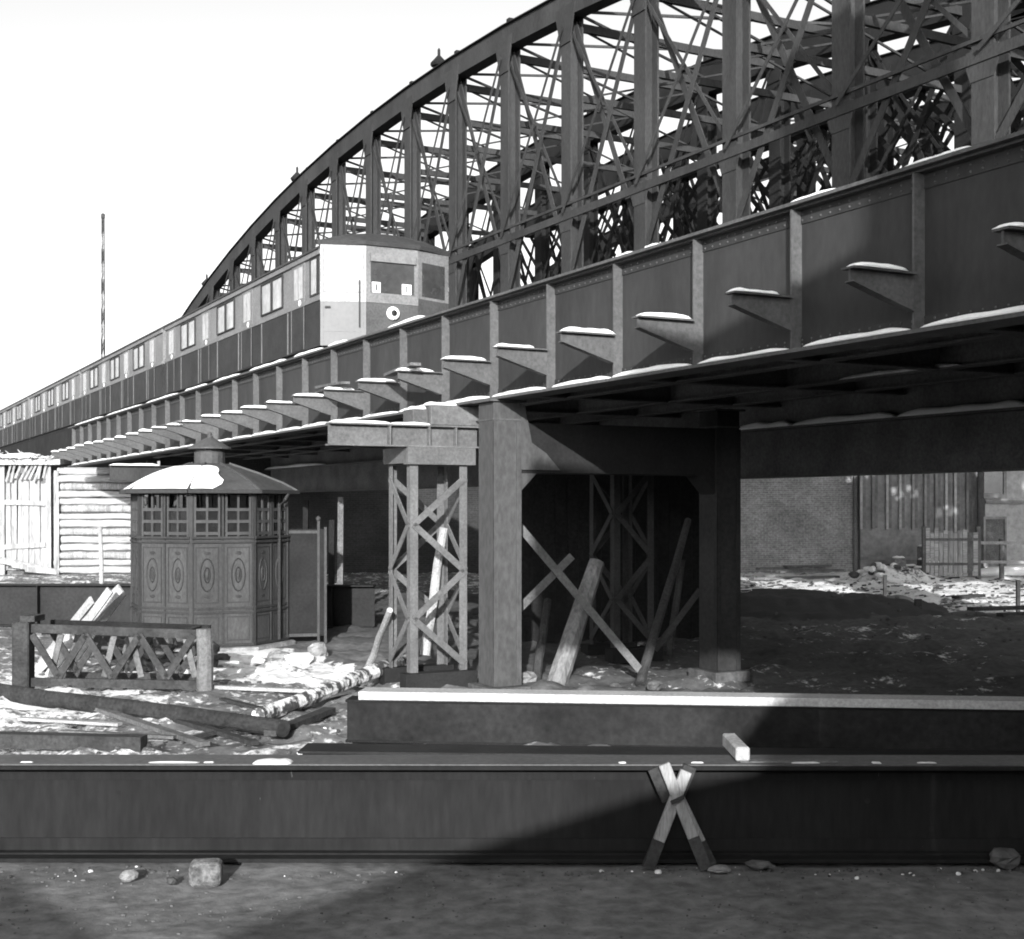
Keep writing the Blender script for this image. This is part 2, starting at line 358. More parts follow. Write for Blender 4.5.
# floor of the new bridge: stringers, cross beams, plates
for D in (10.6, 12.2, 14.4, 15.9):
    nb.part('stringer', MB().box(D-.01, D+.01, SA, SE, 4.75, 5.22).box(D-.11, D+.11, SA, SE, 4.72, 4.7495).box(D-.11, D+.11, SA, SE, 5.2205, 5.25), UNDER)
sa, sb = s_at(965, 14.4), s_at(845, 14.4)
nb.put('snow_strip', snow_lump('y', sb - sa, .12, .07, 77, 30).mesh('snow_strip', SNOWW, smooth=True), (14.33, sa, 4.749))  # snow that doubles as the lit edge of the stringer flange
cb_me = MB().box(.0, 7.96, -.01, .01, -.42, -.0005).box(0.02, 7.94, -.1, .1, -.45, -.4205).mesh('cross_beam', UNDER)
for i in range(-9, 27, 2): nb.put('cross_beam', cb_me, (D1 + .02, S0 + i * SP, 5.17))
nb.part('floor_plate', MB().box(D1+.014, D2-.014, SA, SE, 5.252, 5.3), UNDER)
sl_me = MB().box(-1.2, 1.2, -.12, .12, 0, .2).mesh('sleeper', WOODD)
for D in (11.1, 14.9):
    for i in range(75):
        s = -4 + i * .78
        if s < SE - .3: nb.put('sleeper', sl_me, (D, s, 5.301))
    nb.part('rail', MB().box(D-.76, D-.68, -5, SE, 5.502, 5.64), OLD); nb.part('rail', MB().box(D+.68, D+.76, -5, SE, 5.502, 5.64), OLD)
# loose boards lying over some brackets
for k, (i, L, dd, dz, tl) in enumerate(((8, 2.1, -.62, .05, .07), (9, 1.5, -.35, .08, -.05), (15, 3.6, -.6, .05, .02), (15.3, 2.6, -.3, .06, .05), (6, 1.7, -.75, .05, -.03))):
    s = S0 + i * SP
    b = MB().bar((D1 + dd, s - .35, 4.91 + dz), (D1 + dd + .25, s - .35 + L, 4.93 + dz + tl), .17, .045)
    solo('plank', b, WOODG, ('snowy plank laid over the brackets above the lattice tower', 'short plank laid askew over brackets right above the lattice tower', 'longest plank laid across brackets above the kiosk lantern', 'plank tilted across brackets above kiosk roof beside a longer plank', 'short plank end laid on a bracket next to the portal column')[k], 'plank', br(D1 + dd, s, 4.9), TH, off=(D1 + dd, s, 4.9))

# ------------------------------------------------------------------ portal pier under the new bridge
CBM = M('cross_beam_shade', 0.012, 0.02, 1, .8, .15, 20)  # cross beam shade put into the colour; the viaduct deck shares it
sc = 17.58
pp = bridge_thing('portal_pier', 'pale steel portal pier with two box columns and haunched cross beam', 'pier', D1, sc)
def column(D, mat):
    c = pp.part('column', MB().box(D-.22, D+.22, sc-.25, sc+.25, .12, ZB-.03), mat, bev=.008)
    pp.part('base_plate', MB().box(D-.34, D+.34, sc-.38, sc+.38, -.05, .119), STONED, c, bev=.01)
    pp.part('cap_plate', MB().box(D-.3, D+.3, sc-.3, sc+.3, ZB-.0295, ZB-.001), STIFF, c)
    pp.part('seam', MB().box(D-.228, D+.228, sc-.258, sc+.258, 4.02, 4.045), STIFF, c)
    pp.part('edge_angle', MB().box(D-.232, D-.15, sc-.262, sc-.2505, .13, 4.0).box(D+.15, D+.232, sc-.262, sc-.2505, .13, 4.0).box(D-.232, D-.2205, sc-.262, sc-.17, .13, 4.0), mat, c)
    return c
column(D1, COLP); column(D1 + 4.0, M('second_column_shade', 0.022, 0.035, .8, .7, .1, 14))  # second column gets a darker copy of the primer, its shade painted in
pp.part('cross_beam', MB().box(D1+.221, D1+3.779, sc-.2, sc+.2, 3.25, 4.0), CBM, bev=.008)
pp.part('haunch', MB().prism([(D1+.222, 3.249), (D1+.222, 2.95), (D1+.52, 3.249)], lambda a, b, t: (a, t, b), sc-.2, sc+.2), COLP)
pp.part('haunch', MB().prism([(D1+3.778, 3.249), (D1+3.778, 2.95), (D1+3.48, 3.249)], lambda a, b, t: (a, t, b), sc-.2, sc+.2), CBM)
pp.part('knee_plate', MB().prism([(D1+.224, 3.3), (D1+.9, 3.3), (D1+.66, 3.55), (D1+.42, 3.7), (D1+.3, ZB-.05), (D1+.224, ZB-.05)], lambda a, b, t: (a, t, b), sc-.24, sc-.202), COLP)

# ------------------------------------------------------------------ lattice falsework towers
def tower(name, label, D0, s0, wd, dp, h, mat, base_mat, tiers, group, zb=.22):
    t = bridge_thing(name, label, 'tower', D0, s0, 0, group)
    t.part('base_beam', MB().box(D0-.12, D0+wd+.12, s0-.13, s0+.13, -.04, zb), base_mat, bev=.006)
    t.part('base_beam', MB().box(D0-.12, D0+wd+.12, s0+dp-.13, s0+dp+.13, -.04, zb), base_mat, bev=.006)
    a, th = .13, .014
    for D, sg in ((D0, 1), (D0 + wd, -1)):
        for s, sh in ((s0, 1), (s0 + dp, -1)):
            x0, x1 = sorted((D, D + sg * a)); y0, y1 = sorted((s, s + sh * th)); b = MB().box(x0, x1, y0, y1, zb+.001, h)
            x0, x1 = sorted((D, D + sg * th)); y0, y1 = sorted((s + sh * (th + .0005), s + sh * a)); b.box(x0, x1, y0, y1, zb+.001, h)
            t.part('leg', b, mat)
    hs = [zb + .1 + (h - zb - .3) * k / tiers for k in range(tiers + 1)]
    for k in range(tiers):
        p, q = (0, 1) if k % 2 else (1, 0)
        for j, s in enumerate((s0 - .012, s0 + dp + .012)):
            pp_, qq = (p, q) if j == 0 else (q, p)
            t.part('brace', MB().bar((D0 + .05 + pp_ * (wd - .1), s, hs[k]), (D0 + .05 + qq * (wd - .1), s, hs[k + 1]), .018, .1), mat)
        for j, D in enumerate((D0 - .012, D0 + wd + .012)):
            pp_, qq = (p, q) if j == 0 else (q, p)
            t.part('brace', MB().bar((D, s0 + .05 + pp_ * (dp - .1), hs[k]), (D, s0 + .05 + qq * (dp - .1), hs[k + 1]), .018, .1), mat)
    return t
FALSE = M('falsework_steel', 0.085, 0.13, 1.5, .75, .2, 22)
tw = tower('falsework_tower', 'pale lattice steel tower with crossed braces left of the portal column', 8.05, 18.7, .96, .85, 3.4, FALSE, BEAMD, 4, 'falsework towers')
tw.part('cap_beam', MB().box(7.98, 9.12, 18.62, 18.685, 3.42, 3.66).box(7.98, 9.12, 18.62, 18.8, 3.40, 3.4195), FALSE)
tw.part('cap_beam', MB().box(7.98, 8.04, 18.69, 19.545, 3.42, 3.66), FALSE)
tw.part('cap_beam', MB().box(7.98, 9.12, 19.55, 19.62, 3.42, 3.66), FALSE)
nbm = bridge_thing('needle_beam', 'snow topped steel needle beam lying across the pale lattice tower', 'beam', 8.5, 19.1, 3.66)
def ibeam(t, D0, D1_, s, z, h, mat, wf=.2):
    b = t.part('web', MB().box(D0, D1_, s-.012, s+.012, z+.025, z+h-.025), mat)
    t.part('flange', MB().box(D0, D1_, s-wf/2, s+wf/2, z, z+.024), mat); t.part('flange', MB().box(D0, D1_, s-wf/2, s+wf/2, z+h-.024, z+h), mat)
    return b
ibeam(nbm, 6.75, 9.2, 18.75, 3.664, .34, FALSE, .24)
for D in (7.7, 8.35, 8.8): nbm.part('stiffener', MB().box(D-.012, D+.012, 18.635, 18.7375, 3.69, 3.976), FALSE)
nbm.put('snow_cap', snow_lump('x', 1.0, .22, .05, 91).mesh('snow_cap', SNOW, smooth=True), (6.76, 18.75, 4.003)); nbm.put('snow_cap', snow_lump('x', .7, .2, .045, 92).mesh('snow_cap', SNOW, smooth=True), (7.72, 18.75, 4.003))
pk = bridge_thing('packing_block', 'riveted steel packing block wedged between needle beam and new girder', 'block', 8.5, 18.8, 4.0)
pk.part('block', MB().box(8.36, 9.2, 18.62, 19.2, 4.006, 4.315), FALSE, bev=.01); pk.part('block', MB().box(8.1, 8.35, 18.7, 19.1, 4.006, 4.25), STIFF, bev=.01)
pk.put('snow_cap', snow_lump('x', .5, .3, .06, 93).mesh('snow_cap', SNOW, smooth=True), (8.32, 18.75, 4.314)); pk.put('snow_cap', snow_lump('x', .24, .3, .06, 94).mesh('snow_cap', SNOW, smooth=True), (8.1, 18.85, 4.249))
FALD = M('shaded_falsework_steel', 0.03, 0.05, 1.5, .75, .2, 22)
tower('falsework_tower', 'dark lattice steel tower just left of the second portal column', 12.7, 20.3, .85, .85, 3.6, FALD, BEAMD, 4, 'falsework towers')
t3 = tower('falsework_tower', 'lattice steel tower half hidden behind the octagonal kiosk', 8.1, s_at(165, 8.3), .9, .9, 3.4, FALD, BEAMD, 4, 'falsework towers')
n3 = bridge_thing('needle_beam', 'snow topped needle beam sticking out above the kiosk roof', 'beam', 8.3, s_at(165, 8.3), 3.45)
sx = s_at(165, 8.3); ibeam(n3, 6.9, 9.4, sx + .2, 3.45, .4, OLD, .24); n3.put('snow_cap', snow_lump('x', 1.3, .24, .06, 95).mesh('snow_cap', SNOW, smooth=True), (6.9, sx + .2, 3.85))
# long crossed braces and leaning poles under the bridge
for k, (a, b, wd, m, lab) in enumerate((
    (at(514, 520, 20.6), at(645, 676, 20.9), .12, FALSE, 'long diagonal steel brace falling right from the pale portal column'),
    (at(514, 614, 20.75), at(572, 556, 21.0), .12, FALSE, 'short diagonal steel brace rising from the pale portal column'),
    (at(700, 590, 22.5), at(655, 650, 22.3), .1, FALD, 'dark diagonal brace beside the second portal column'))):
    solo('steel_brace', MB().bar(a, b, .03, wd), m, lab, 'brace', Vector((a.x, a.y, min(a.z, b.z))))
LOGM = M('peeled_log', .1, .2, 2.5, .8, .5, 18, (1,1,.3), fine=.4)
def pole(name, pts, rad, m, lab, cat, n=9, jit=.06, sd=0, group=None):
    pts = [Vector(p) for p in pts]; P = []; RR = []; N = 7
    for i in range(N + 1):
        t = i / N; p = pts[0].lerp(pts[-1], t); bend = math.sin(math.pi * t)
        P.append(p + Vector((noise.noise(Vector((t*2, sd, 0))), 0, noise.noise(Vector((t*2, sd, 5))))) * .06 * bend); RR.append(rad[0] + (rad[1] - rad[0]) * t)
    base = min(P, key=lambda q: q.z); return solo(name, MB().tube(P, RR, n, jit, sd), m, lab, cat, base.copy(), smooth=False, group=group)
pole('leaning_log', (gnd(556, 682) + Vector((0,0,-.05)), at(597, 562, 21.9)), (.17, .13), LOGM, 'thick pale log leaning between the two portal columns', 'log', sd=3)
pole('leaning_pole', (at(425, 655, 21.2), at(444, 528, 21.4)), (.085, .07), WOODP, 'pale pole leaning inside the pale lattice tower', 'pole', sd=4)
pole('leaning_pole', (gnd(366, 672), at(390, 610, 20.6)), (.06, .05), WOODP, 'short pale pole propped against the foot of the lattice tower', 'pole', sd=5)
pole('leaning_pole', (at(668, 664, 24.6), at(682, 560, 24.8)), (.07, .06), WOODD, 'dark thin pole leaning inside the dark lattice tower', 'pole', sd=6)
for k, (p, q, lab) in enumerate(((gnd(640, 684), at(688, 520, 23.0), 'dark pole leaning right against the second portal column'), (gnd(536, 684), at(548, 600, 21.8), 'short dark prop beside the foot of the pale portal column'))):
    pole('dark_pole', (p, q), (.08, .06), WOODD, lab, 'pole', sd=40 + k)
for k, (x, y0, y1, Z) in enumerate(((340, 497, 582, 33), (331, 520, 600, 34), (305, 500, 596, 36))):
    a = at(x, y1, Z); a.z = -.04; b = at(x + 1, y0, Z)
    solo('timber_post', MB().bar(a, b, .14, .14), (WOODG, DARKB, DARKB)[k], ('grey timber post standing right of the kiosk screen', 'dark timber post close behind the grey post', 'dark timber post directly behind the kiosk screen')[k], 'post', a)
# added hoarding, near black to stand in for deep shade behind the portal
hd = Thing('shade_hoarding', 'added black board hoarding standing in for deep shade behind the portal columns', 'hoarding', (1.75, 27.6, 0))
x = -1.55; rnd = random.Random(5)
for i in range(22):
    wdt = .235; hd.part('board', MB().box(x, x + wdt - .008, -.02 + rnd.uniform(-.008, .008), .02, -.05, 3.9 + rnd.uniform(-.05, .06)), DARKB); x += wdt
    if x > 1.75 + .6: break
hd.part('backing', MB().box(-1.55, x, .101, .12, -.05, 3.85), DARKB)
hd.part('rail', MB().box(-1.6, x + .1, .021, .1, .6, .72).box(-1.6, x + .1, .021, .1, 2.9, 3.02), DARKB)

# ------------------------------------------------------------------ arched truss bridges behind
def ztop(s): n = (s - 41.3) / 3.58; return 16.94 - .0508 * n * n
def post_s(i): return 20.13 + 3.58 * i
def truss(T, D, i0, i1, full=True, fin=False, z0=8.0, mat=OLD, cd=.62):
    P = [post_s(i) for i in range(i0, i1 + 1)]
    for a, b in zip(P, P[1:]):                 # top chord: a riveted box, one length for each panel
        za, zb = ztop(a) - cd/2 - .05, ztop(b) - cd/2 - .05
        c = T.part('top_chord', MB().bar((D, a, za), (D, b, zb), .44, cd), mat)
        T.part('cover_plate', MB().bar((D, a, za + cd/2 + .018), (D, b, zb + cd/2 + .018), .62, .03), OLDF, c)
        T.part('bottom_chord', MB().bar((D, a, z0 + .25), (D, b, z0 + .25), .44, .5), OLDF)
        if full or True:
            zm = 10.5
            r = T.part('rail_strut', MB().bar((D-.22, a, zm), (D-.22, b, zm), .05, .2), mat)
            T.part('strut_angle', MB().bar((D-.24, a, zm + .3), (D-.24, b, zm + .3), .05, .07), mat, r)
    for k, s in enumerate(P):
        zt = ztop(s) - .6
        if zt < z0 + .5: continue
        b = MB().box(D-.2, D-.15, s-.25, s+.25, z0+.4, zt).box(D+.15, D+.2, s-.25, s+.25, z0+.4, zt).box(D-.149, D+.149, s-.02, s+.02, z0+.4, zt)
        p = T.part('post', b, mat)
        g = T.part('gusset', MB().prism([(s-.26, zt-.8), (s-.46, zt-.1), (s-.55, zt+.2), (s+.55, zt+.2), (s+.46, zt-.1), (s+.26, zt-.8)], lambda a, c, t: (t, a, c), D-.235, D-.2005), mat, p)
        T.part('gusset', MB().prism([(s-.26, 10.1), (s-.36, 10.36), (s-.36, 10.64), (s+.36, 10.64), (s+.36, 10.36), (s+.26, 10.1)], lambda a, c, t: (t, a, c), D-.218, D-.2005), mat, p)
        if full:
            T.part('cap_stub', MB().box(D-.09, D+.09, s-.09, s+.09, ztop(s)-.05, ztop(s)+.22), OLDF, p)
    for a, b in zip(P, P[1:]):
        for (p, q) in ((a, b), (b, a)):
            zt = ztop(q) - .75
            if zt < 10.5: continue
            sgn = .12 if p < q else -.12
            T.part('diagonal', MB().bar((D + sgn - .05, p, z0 + .6), (D + sgn - .05, q, zt), .03, .17, up=(0, 1, 0)), mat)
            if full: T.part('diagonal', MB().bar((D + sgn - .2, p, 10.6), (D + sgn - .2, q, zt - .2), .025, .09, up=(0, 1, 0)), mat)
    if fin:
        for i in (5.4, 9.4, 13.45, -.5):
            s = post_s(i); f = T.part('finial', MB().lathe([(.1,-.1),(.1,.12),(.26,.15),(.3,.22),(.12,.42),(.05,.5),(.05,.68),(.015,.74)], 8, (D, s, ztop(s) - .02)), OLDF)
def cross(T, Da, Db, i0, i1, z0=8.0, levels=True):
    for i in range(i0, i1 + 1):
        s = post_s(i); zt = ztop(s) - .9
        if zt < 11: continue
        T.part('cross_strut', MB().bar((Da+.25, s, zt), (Db-.25, s, zt), .12, .22), OLD)
        if zt > 12.6: T.part('cross_strut', MB().bar((Da+.25, s, zt - 1.9), (Db-.25, s, zt - 1.9), .1, .18), OLD)
        T.part('floor_beam', MB().box(Da+.23, Db-.23, s-.1, s+.1, z0+.1, z0+.6), OLDF)
        lo = zt - 1.9 if zt > 12.6 else 10
        for p, q in ((0, 1), (1, 0)):
            T.part('sway_rod', MB().bar((Da+.25 + p*(Db-Da-.5), s + .05*p, lo), (Da+.25 + q*(Db-Da-.5), s + .05*p, zt), .05, .05), OLD)
        if i < i1:
            s2 = post_s(i + 1)
            for p, q in ((Da, Db), (Db, Da)):
                T.part('lateral_brace', MB().bar((p, s, ztop(s) - .5 + .01 * (p == Da)), (q, s2, ztop(s2) - .5 + .01 * (p == Da)), .06, .07), OLD)
t1 = bridge_thing('arched_truss_bridge', 'old arched steel truss bridge with finials on its top chord behind the train', 'bridge', 18, 41)
truss(t1, 18, -3, 18, True, True); truss(t1, 25, -4, 17, True, False, mat=OLDF, cd=.95)
cross(t1, 18, 25, -3, 16)
t1.part('floor_plate', MB().box(18.3, 24.7, post_s(-3), post_s(18), 8.62, 8.7), UNDER)
t1.part('sun_stop_plate', MB().box(24.72, 24.76, post_s(-3), post_s(18), 8.701, 11.2), OLDF)  # hidden plate added to stop sun spots on the far wall
t2 = bridge_thing('arched_truss_bridge', 'farther arched truss bridge seen through the lattice of the nearer one', 'bridge', 29, 41)
truss(t2, 29, -6, 14, False, False, mat=OLDF, cd=.9); truss(t2, 34.5, -6, 12, False, False, mat=OLDF)
cross(t2, 29, 34.5, -6, 6)
lg = bridge_thing('lattice_girder', 'fine diamond lattice girder deep among the trusses at upper right', 'girder', 27, 20)
lb = MB(); z0, z1 = 8.4, 14.2
for k in range(-9, 60):
    s = k * .8
    lb.bar((27.0, s, z0), (27.0, s + 5.8, z1), .03, .16, up=(0,1,0)); lb.bar((27.07, s + 5.8, z0), (27.07, s, z1), .03, .16, up=(0,1,0))
o = lg.part('lattice', lb, OLDF); o['kind'] = 'stuff'
lb2 = MB()
for k in range(-9, 34):
    s = k * .85 - 4
    lb2.bar((31.5, s, 8.4), (31.5, s + 6.6, 17.2), .03, .2, up=(0,1,0)); lb2.bar((31.57, s + 6.6, 8.4), (31.57, s, 17.2), .03, .2, up=(0,1,0))
o = lg.part('lattice', lb2, OLDF); o['kind'] = 'stuff'; lg.part('chord', MB().box(31.3, 31.7, -14, 30, 17.2, 17.6), OLDF)
lg.part('chord', MB().box(26.8, 27.2, -8, 50, z1, z1+.4), OLDF); lb2 = MB()
for k in range(-9, 34):
    s = k * .85 - 4
    lb2.bar((31.5, s, 8.4), (31.5, s + 6.6, 17.2), .03, .2, up=(0,1,0)); lb2.bar((31.57, s + 6.6, 8.4), (31.57, s, 17.2), .03, .2, up=(0,1,0))
o = lg.part('lattice', lb2, OLDF); o['kind'] = 'stuff'; lg.part('chord', MB().box(31.3, 31.7, -14, 30, 17.2, 17.6), OLDF)
lg.part('chord', MB().box(26.8, 27.2, -8, 50, z0-.4, z0), OLDF)
for i in (-3, 18):
    for T, D in ((t1, 18), (t1, 25)):
        s = post_s(i) + (0 if i > 0 else .1)
        T.part('pier', MB().box(D-.7, D+.7, s-.8, s+.8, -.1, 7.99), BRICK)
for D in (29, 34.5): t2.part('pier', MB().box(D-.7, D+.7, post_s(12)-.8, post_s(12)+.8, -.1, 7.99), BRICK)

# ------------------------------------------------------------------ train on the new bridge
TN, TW, SF = 9.6, 3.0, 27.14
ZL, ZBELT, ZW0, ZW1, ZC, ZR = 6.2, 7.2, 7.38, 8.08, 8.26, 8.72
train_lab = ['leading two tone train car with pale cab corner', 'second train car coupled behind the leading car', 'third train car from the front, near the left edge', 'rearmost visible train car at the left edge of the picture']
CARL = 14.15
DH = MB().lathe([(.07,0),(.07,.012),(.045,.02)], 12).mesh('door_handle', CARD)
def arc_roof(D0, D1_, s0, s1, zc, zr, n=8, ov=.06):
    vs = []; fs = []
    for s in (s0, s1):
        for k in range(n + 1):
            t = k / n; vs.append((D0 - ov + (D1_ - D0 + 2*ov) * t, s, zc + (zr - zc) * (1 - (2*t-1)**2) ** .6))
    for k in range(n): fs.append((k, k+1, n+2+k, n+1+k))
    fs.append(tuple(range(n, -1, -1))); fs.append(tuple(range(n+1, 2*n+2))); fs.append((0, n+1, 2*n+1, n))
    return MB().add(vs, fs)
for c in range(4):
    sf = SF + c * (CARL + .4); T = bridge_thing('train_car', train_lab[c], 'train', TN + TW/2, sf + CARL/2, ZL, 'cars of the train on the new bridge')
    Df, s1 = TN + TW, sf + CARL
    body = T.part('body', MB().box(TN, Df, sf, s1, ZL, ZBELT), TRLO)
    T.part('upper_body', MB().box(TN+.02, Df-.02, sf+.002, s1-.002, ZBELT+.0005, ZC), TRUP, body)
    T.part('belt_rail', MB().box(TN-.02, TN+.0195, sf, s1, ZBELT-.02, ZBELT+.07), TRUP, body); T.part('cornice', MB().box(TN-.03, TN+.0195, sf, s1, ZC-.1, ZC+.01), TRUP, body)
    T.part('roof', arc_roof(TN, Df, sf, s1, ZC + .011, ZR), TRRF)
    T.part('skirt', MB().box(TN+.06, Df-.06, sf+.1, s1-.1, ZL-.2, ZL-.001), DARK)
    for k in range(4):
        d0 = sf + 1.05 + k * 3.98
        if d0 + .85 > s1: break
        dr = T.part('door', MB().box(TN-.012, TN-.001, d0, d0+.85, ZL+.03, ZBELT-.025), TRLO)
        T.part('door_upper', MB().box(TN+.004, TN+.0198, d0, d0+.85, ZBELT+.071, ZC-.101), TRUP, dr)
        pn = T.part('window_pane', MB().box(TN-.002, TN+.0035, d0+.14, d0+.4, ZW0, ZW1), TRPANE, dr)
        T.part('window_pane', MB().box(TN-.002, TN+.0035, d0+.46, d0+.71, ZW0, ZW1), TRPANE, dr)
        T.put('door_handle', DH, (TN-.012, d0+.27, ZW0-.1), dr, (0, R(-90), 0))
        for q in (0, 1):
            T.part('door_edge', MB().box(TN-.018, TN-.0125, d0 - .02 + q*.86, d0 + .01 + q*.86, ZL+.03, ZBELT-.025), TRUP, dr)
        if k < 3:
            for w0 in (1.57, 2.42):
                wn_ = T.part('window', MB().box(TN-.02, TN+.0196, d0 + w0 - .04, d0 + w0 - .001, ZW0-.03, ZW1+.04).box(TN-.02, TN+.0196, d0 + w0 + .731, d0 + w0 + .77, ZW0-.03, ZW1+.04).box(TN-.02, TN+.0196, d0 + w0, d0 + w0 + .73, ZW0-.03, ZW0-.001).box(TN-.02, TN+.0196, d0 + w0, d0 + w0 + .73, ZW1+.001, ZW1+.04), TRLO)
                T.part('window_pane', MB().box(TN+.008, TN+.0194, d0 + w0 + .001, d0 + w0 + .729, ZW0, ZW1), TRPANE, wn_)
            for pz in (1.42, 3.42): T.part('side_pillar', MB().box(TN-.008, TN-.0005, d0 + pz - .3, d0 + pz - .24, ZL+.02, ZBELT-.021), TRUP)
    if c: continue
    # cab front: three facets
    pl = [(TN, sf), (TN+.9, sf-.37), (TN+2.1, sf-.37), (TN+3.0, sf)]
    def facet(i, z0, z1, th, a0=0., a1=1., back=0.):
        (xa, ya), (xb, yb) = pl[i], pl[i+1]; dx, dy = xb - xa, yb - ya; L = math.hypot(dx, dy); nx_, ny_ = dy/L, -dx/L
        if ny_ > 0: nx_, ny_ = -nx_, -ny_
        P = [(xa + dx*a0, ya + dy*a0), (xa + dx*a1, ya + dy*a1)]
        Q = [(x + nx_*back, y + ny_*back) for x, y in P]; W_ = [(x + nx_*(back+th), y + ny_*(back+th)) for x, y in P]
        b = MB(); vs = [(*Q[0], z0), (*Q[1], z0), (*W_[1], z0), (*W_[0], z0), (*Q[0], z1), (*Q[1], z1), (*W_[1], z1), (*W_[0], z1)]
        return b.add(vs, [(0,3,2,1),(4,5,6,7),(0,1,5,4),(1,2,6,5),(2,3,7,6),(3,0,4,7)])
    T.part('cab_core', MB().prism([(pl[0][0]+.001, sf-.001), pl[1], pl[2], (pl[3][0]-.001, sf-.001)], lambda a, b, t: (a, b, t), ZL, ZC+.1), TRLO)
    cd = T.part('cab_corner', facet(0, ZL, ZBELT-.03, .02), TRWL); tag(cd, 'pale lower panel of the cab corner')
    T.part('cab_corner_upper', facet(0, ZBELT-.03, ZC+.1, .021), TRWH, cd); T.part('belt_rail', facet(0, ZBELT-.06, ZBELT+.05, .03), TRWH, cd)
    T.part('seam', facet(0, ZL+.02, ZC+.06, .004, .06, .075, .0215), TRUP, cd); T.part('seam', facet(0, ZL+.02, ZC+.06, .004, .93, .945, .0215), TRUP, cd); T.part('seam', facet(0, 7.34, 7.352, .004, .08, .92, .0215), TRUP, cd); T.part('seam', facet(0, 6.5, 6.51, .004, .08, .92, .0215), TRUP, cd)
    T.part('hand_rail', facet(0, 6.6, 7.6, .03, .84, .87, .045), TRLO, cd); T.part('cab_door_handle', facet(0, 7.0, 7.04, .03, .1, .22, .03), TRLO, cd)
    fr = T.part('front_panel', facet(1, ZBELT+.1, ZC+.1, .02), TRUP); T.part('belt_rail', facet(1, ZBELT-.06, ZBELT+.12, .035), TRUP, fr); T.part('lower_panel', facet(1, ZL, ZBELT-.065, .02), TRFR, fr)
    CABG = M('cab_glass', .03, .06, .8, .25, 0, 6, spec=.5)
    wnd = T.part('windscreen', facet(1, ZW0-.02, ZW1+.02, .012, .08, .92, .02), CABG); 
    T.part('window_frame', facet(1, ZW1+.021, ZW1+.05, .03, .06, .94, .02), TRUP, wnd)
    T.part('destination_box', facet(1, ZW1-.06, ZW1+.11, .05, .06, .94, .035), TRUP); 
    T.part('number_card', facet(1, ZW0-.02, ZW0+.2, .01, .1, .26, .033), CARD); T.part('number_card', facet(1, ZW0-.02, ZW0+.2, .01, .68, .86, .033), CARD)
    T.part('figure', facet(1, ZW0+.02, ZW0+.16, .004, .165, .195, .043), DARK); T.part('figure', facet(1, ZW0+.02, ZW0+.16, .004, .755, .785, .043), DARK)
    hl = MB().lathe([(.001,0),(.13,0),(.15,.03),(.13,.08),(.09,.1),(.001,.09)], 16)
    h_ = T.put('headlight', hl.mesh('headlight', CARD), (TN+1.5, sf-.391, 6.93), None, (R(90), 0, 0))
    link('lens', MB().lathe([(.001,.085),(.075,.088),(.07,.105),(.001,.11)], 14).mesh('lens', GLASS), h_)
    r_ = T.part('side_window_panel', facet(2, ZBELT+.1, ZC+.1, .02), TRUP); T.part('windscreen', facet(2, ZW0-.02, ZW1+.02, .01, .12, .86, .02), CABG, r_)
    T.part('lower_panel', facet(2, ZL, ZBELT+.1, .02), TRFR, r_)
    cw = T.part('cab_window', MB().box(TN+.004, TN+.0197, sf+.12, sf+.72, ZW0-.06, ZW1+.08), TRLO); T.part('window_pane', MB().box(TN-.003, TN+.0036, sf+.28, sf+.6, ZW0-.02, ZW1+.02), TRPANE, cw)
    T.part('roof_hood', MB().prism([(pl[0][0]-.06, sf), (pl[1][0]-.03, pl[1][1]-.07), (pl[2][0]+.03, pl[2][1]-.07), (pl[3][0]+.06, sf)], lambda a, b, t: (a, b, t), ZC+.1005, ZC+.19), TRRF)
    vs = [(pl[0][0]-.06, sf, ZC+.19), (pl[1][0], pl[1][1]-.05, ZC+.19), (pl[2][0], pl[2][1]-.05, ZC+.19), (pl[3][0]+.06, sf, ZC+.19), (TN+.6, sf, ZR-.08), (TN+1.5, sf, ZR), (TN+2.4, sf, ZR-.08)]
    T.part('roof_dome', MB().add(vs, [(0,1,4),(1,5,4),(1,2,5),(2,6,5),(2,3,6),(0,4,5,6,3),(0,3,2,1)]), TRRF)
    T.part('coupler', MB().box(TN+1.35, TN+1.65, sf-.75, sf-.38, 5.85, 6.05), DARK); 

# ------------------------------------------------------------------ old viaduct that carries the rest of the train
vd = bridge_thing('viaduct_deck', 'dark old viaduct deck under the rear train cars', 'viaduct', 12, SE + 25)
vd.part('deck', MB().box(9.5, 17, SE+.3, SE+75, 5.3, 5.98), CBM)
vd.part('edge_girder', MB().box(9.3, 9.49, SE+.3, SE+75, 5.05, 5.9), CBM)
for k in range(8):
    s = SE + 20 + k * 9
    for D in (9.9, 16.5): vd.part('post', MB().box(D-.25, D+.25, s-.25, s+.25, -.1, 5.295), UNDER)

# ------------------------------------------------------------------ boarded hut under the bridge end
HX0, HX1, HY = -27.0, -14.8, 55.0
hut = Thing('log_hut', 'sunlit whitewashed board hut with brushwood on its roof under the bridge end', 'hut', (-21.0, HY, 0))
def H(x, y, z): return (x + 21.0, y - HY, z)
rnd = random.Random(11)
def hx(px): return (px - 512) / F * HY
pz = 0
for k in range(15):                            # horizontal boards of the right wall
    h = .31 + rnd.uniform(-.03, .03)
    if pz + h > 4.5: break
    b = MB(); x0, x1 = hx(60) - rnd.uniform(-.1, .25), HX1 + rnd.uniform(-.3, .3); j = rnd.uniform(-.07, .07)
    rr = h/2 - rnd.uniform(.0, .02); n5 = 9; b.tube([H(x0 + (x1 - x0) * q / n5, HY + j + rnd.uniform(-.02, .02), pz + h/2 + rnd.uniform(-.018, .018)) for q in range(n5 + 1)], [rr * rnd.uniform(.9, 1.03) for q in range(n5 + 1)], 9, .05, k)
    hut.part('board', b, (WOODH, WOODH, WOODV)[k % 3]); pz += h
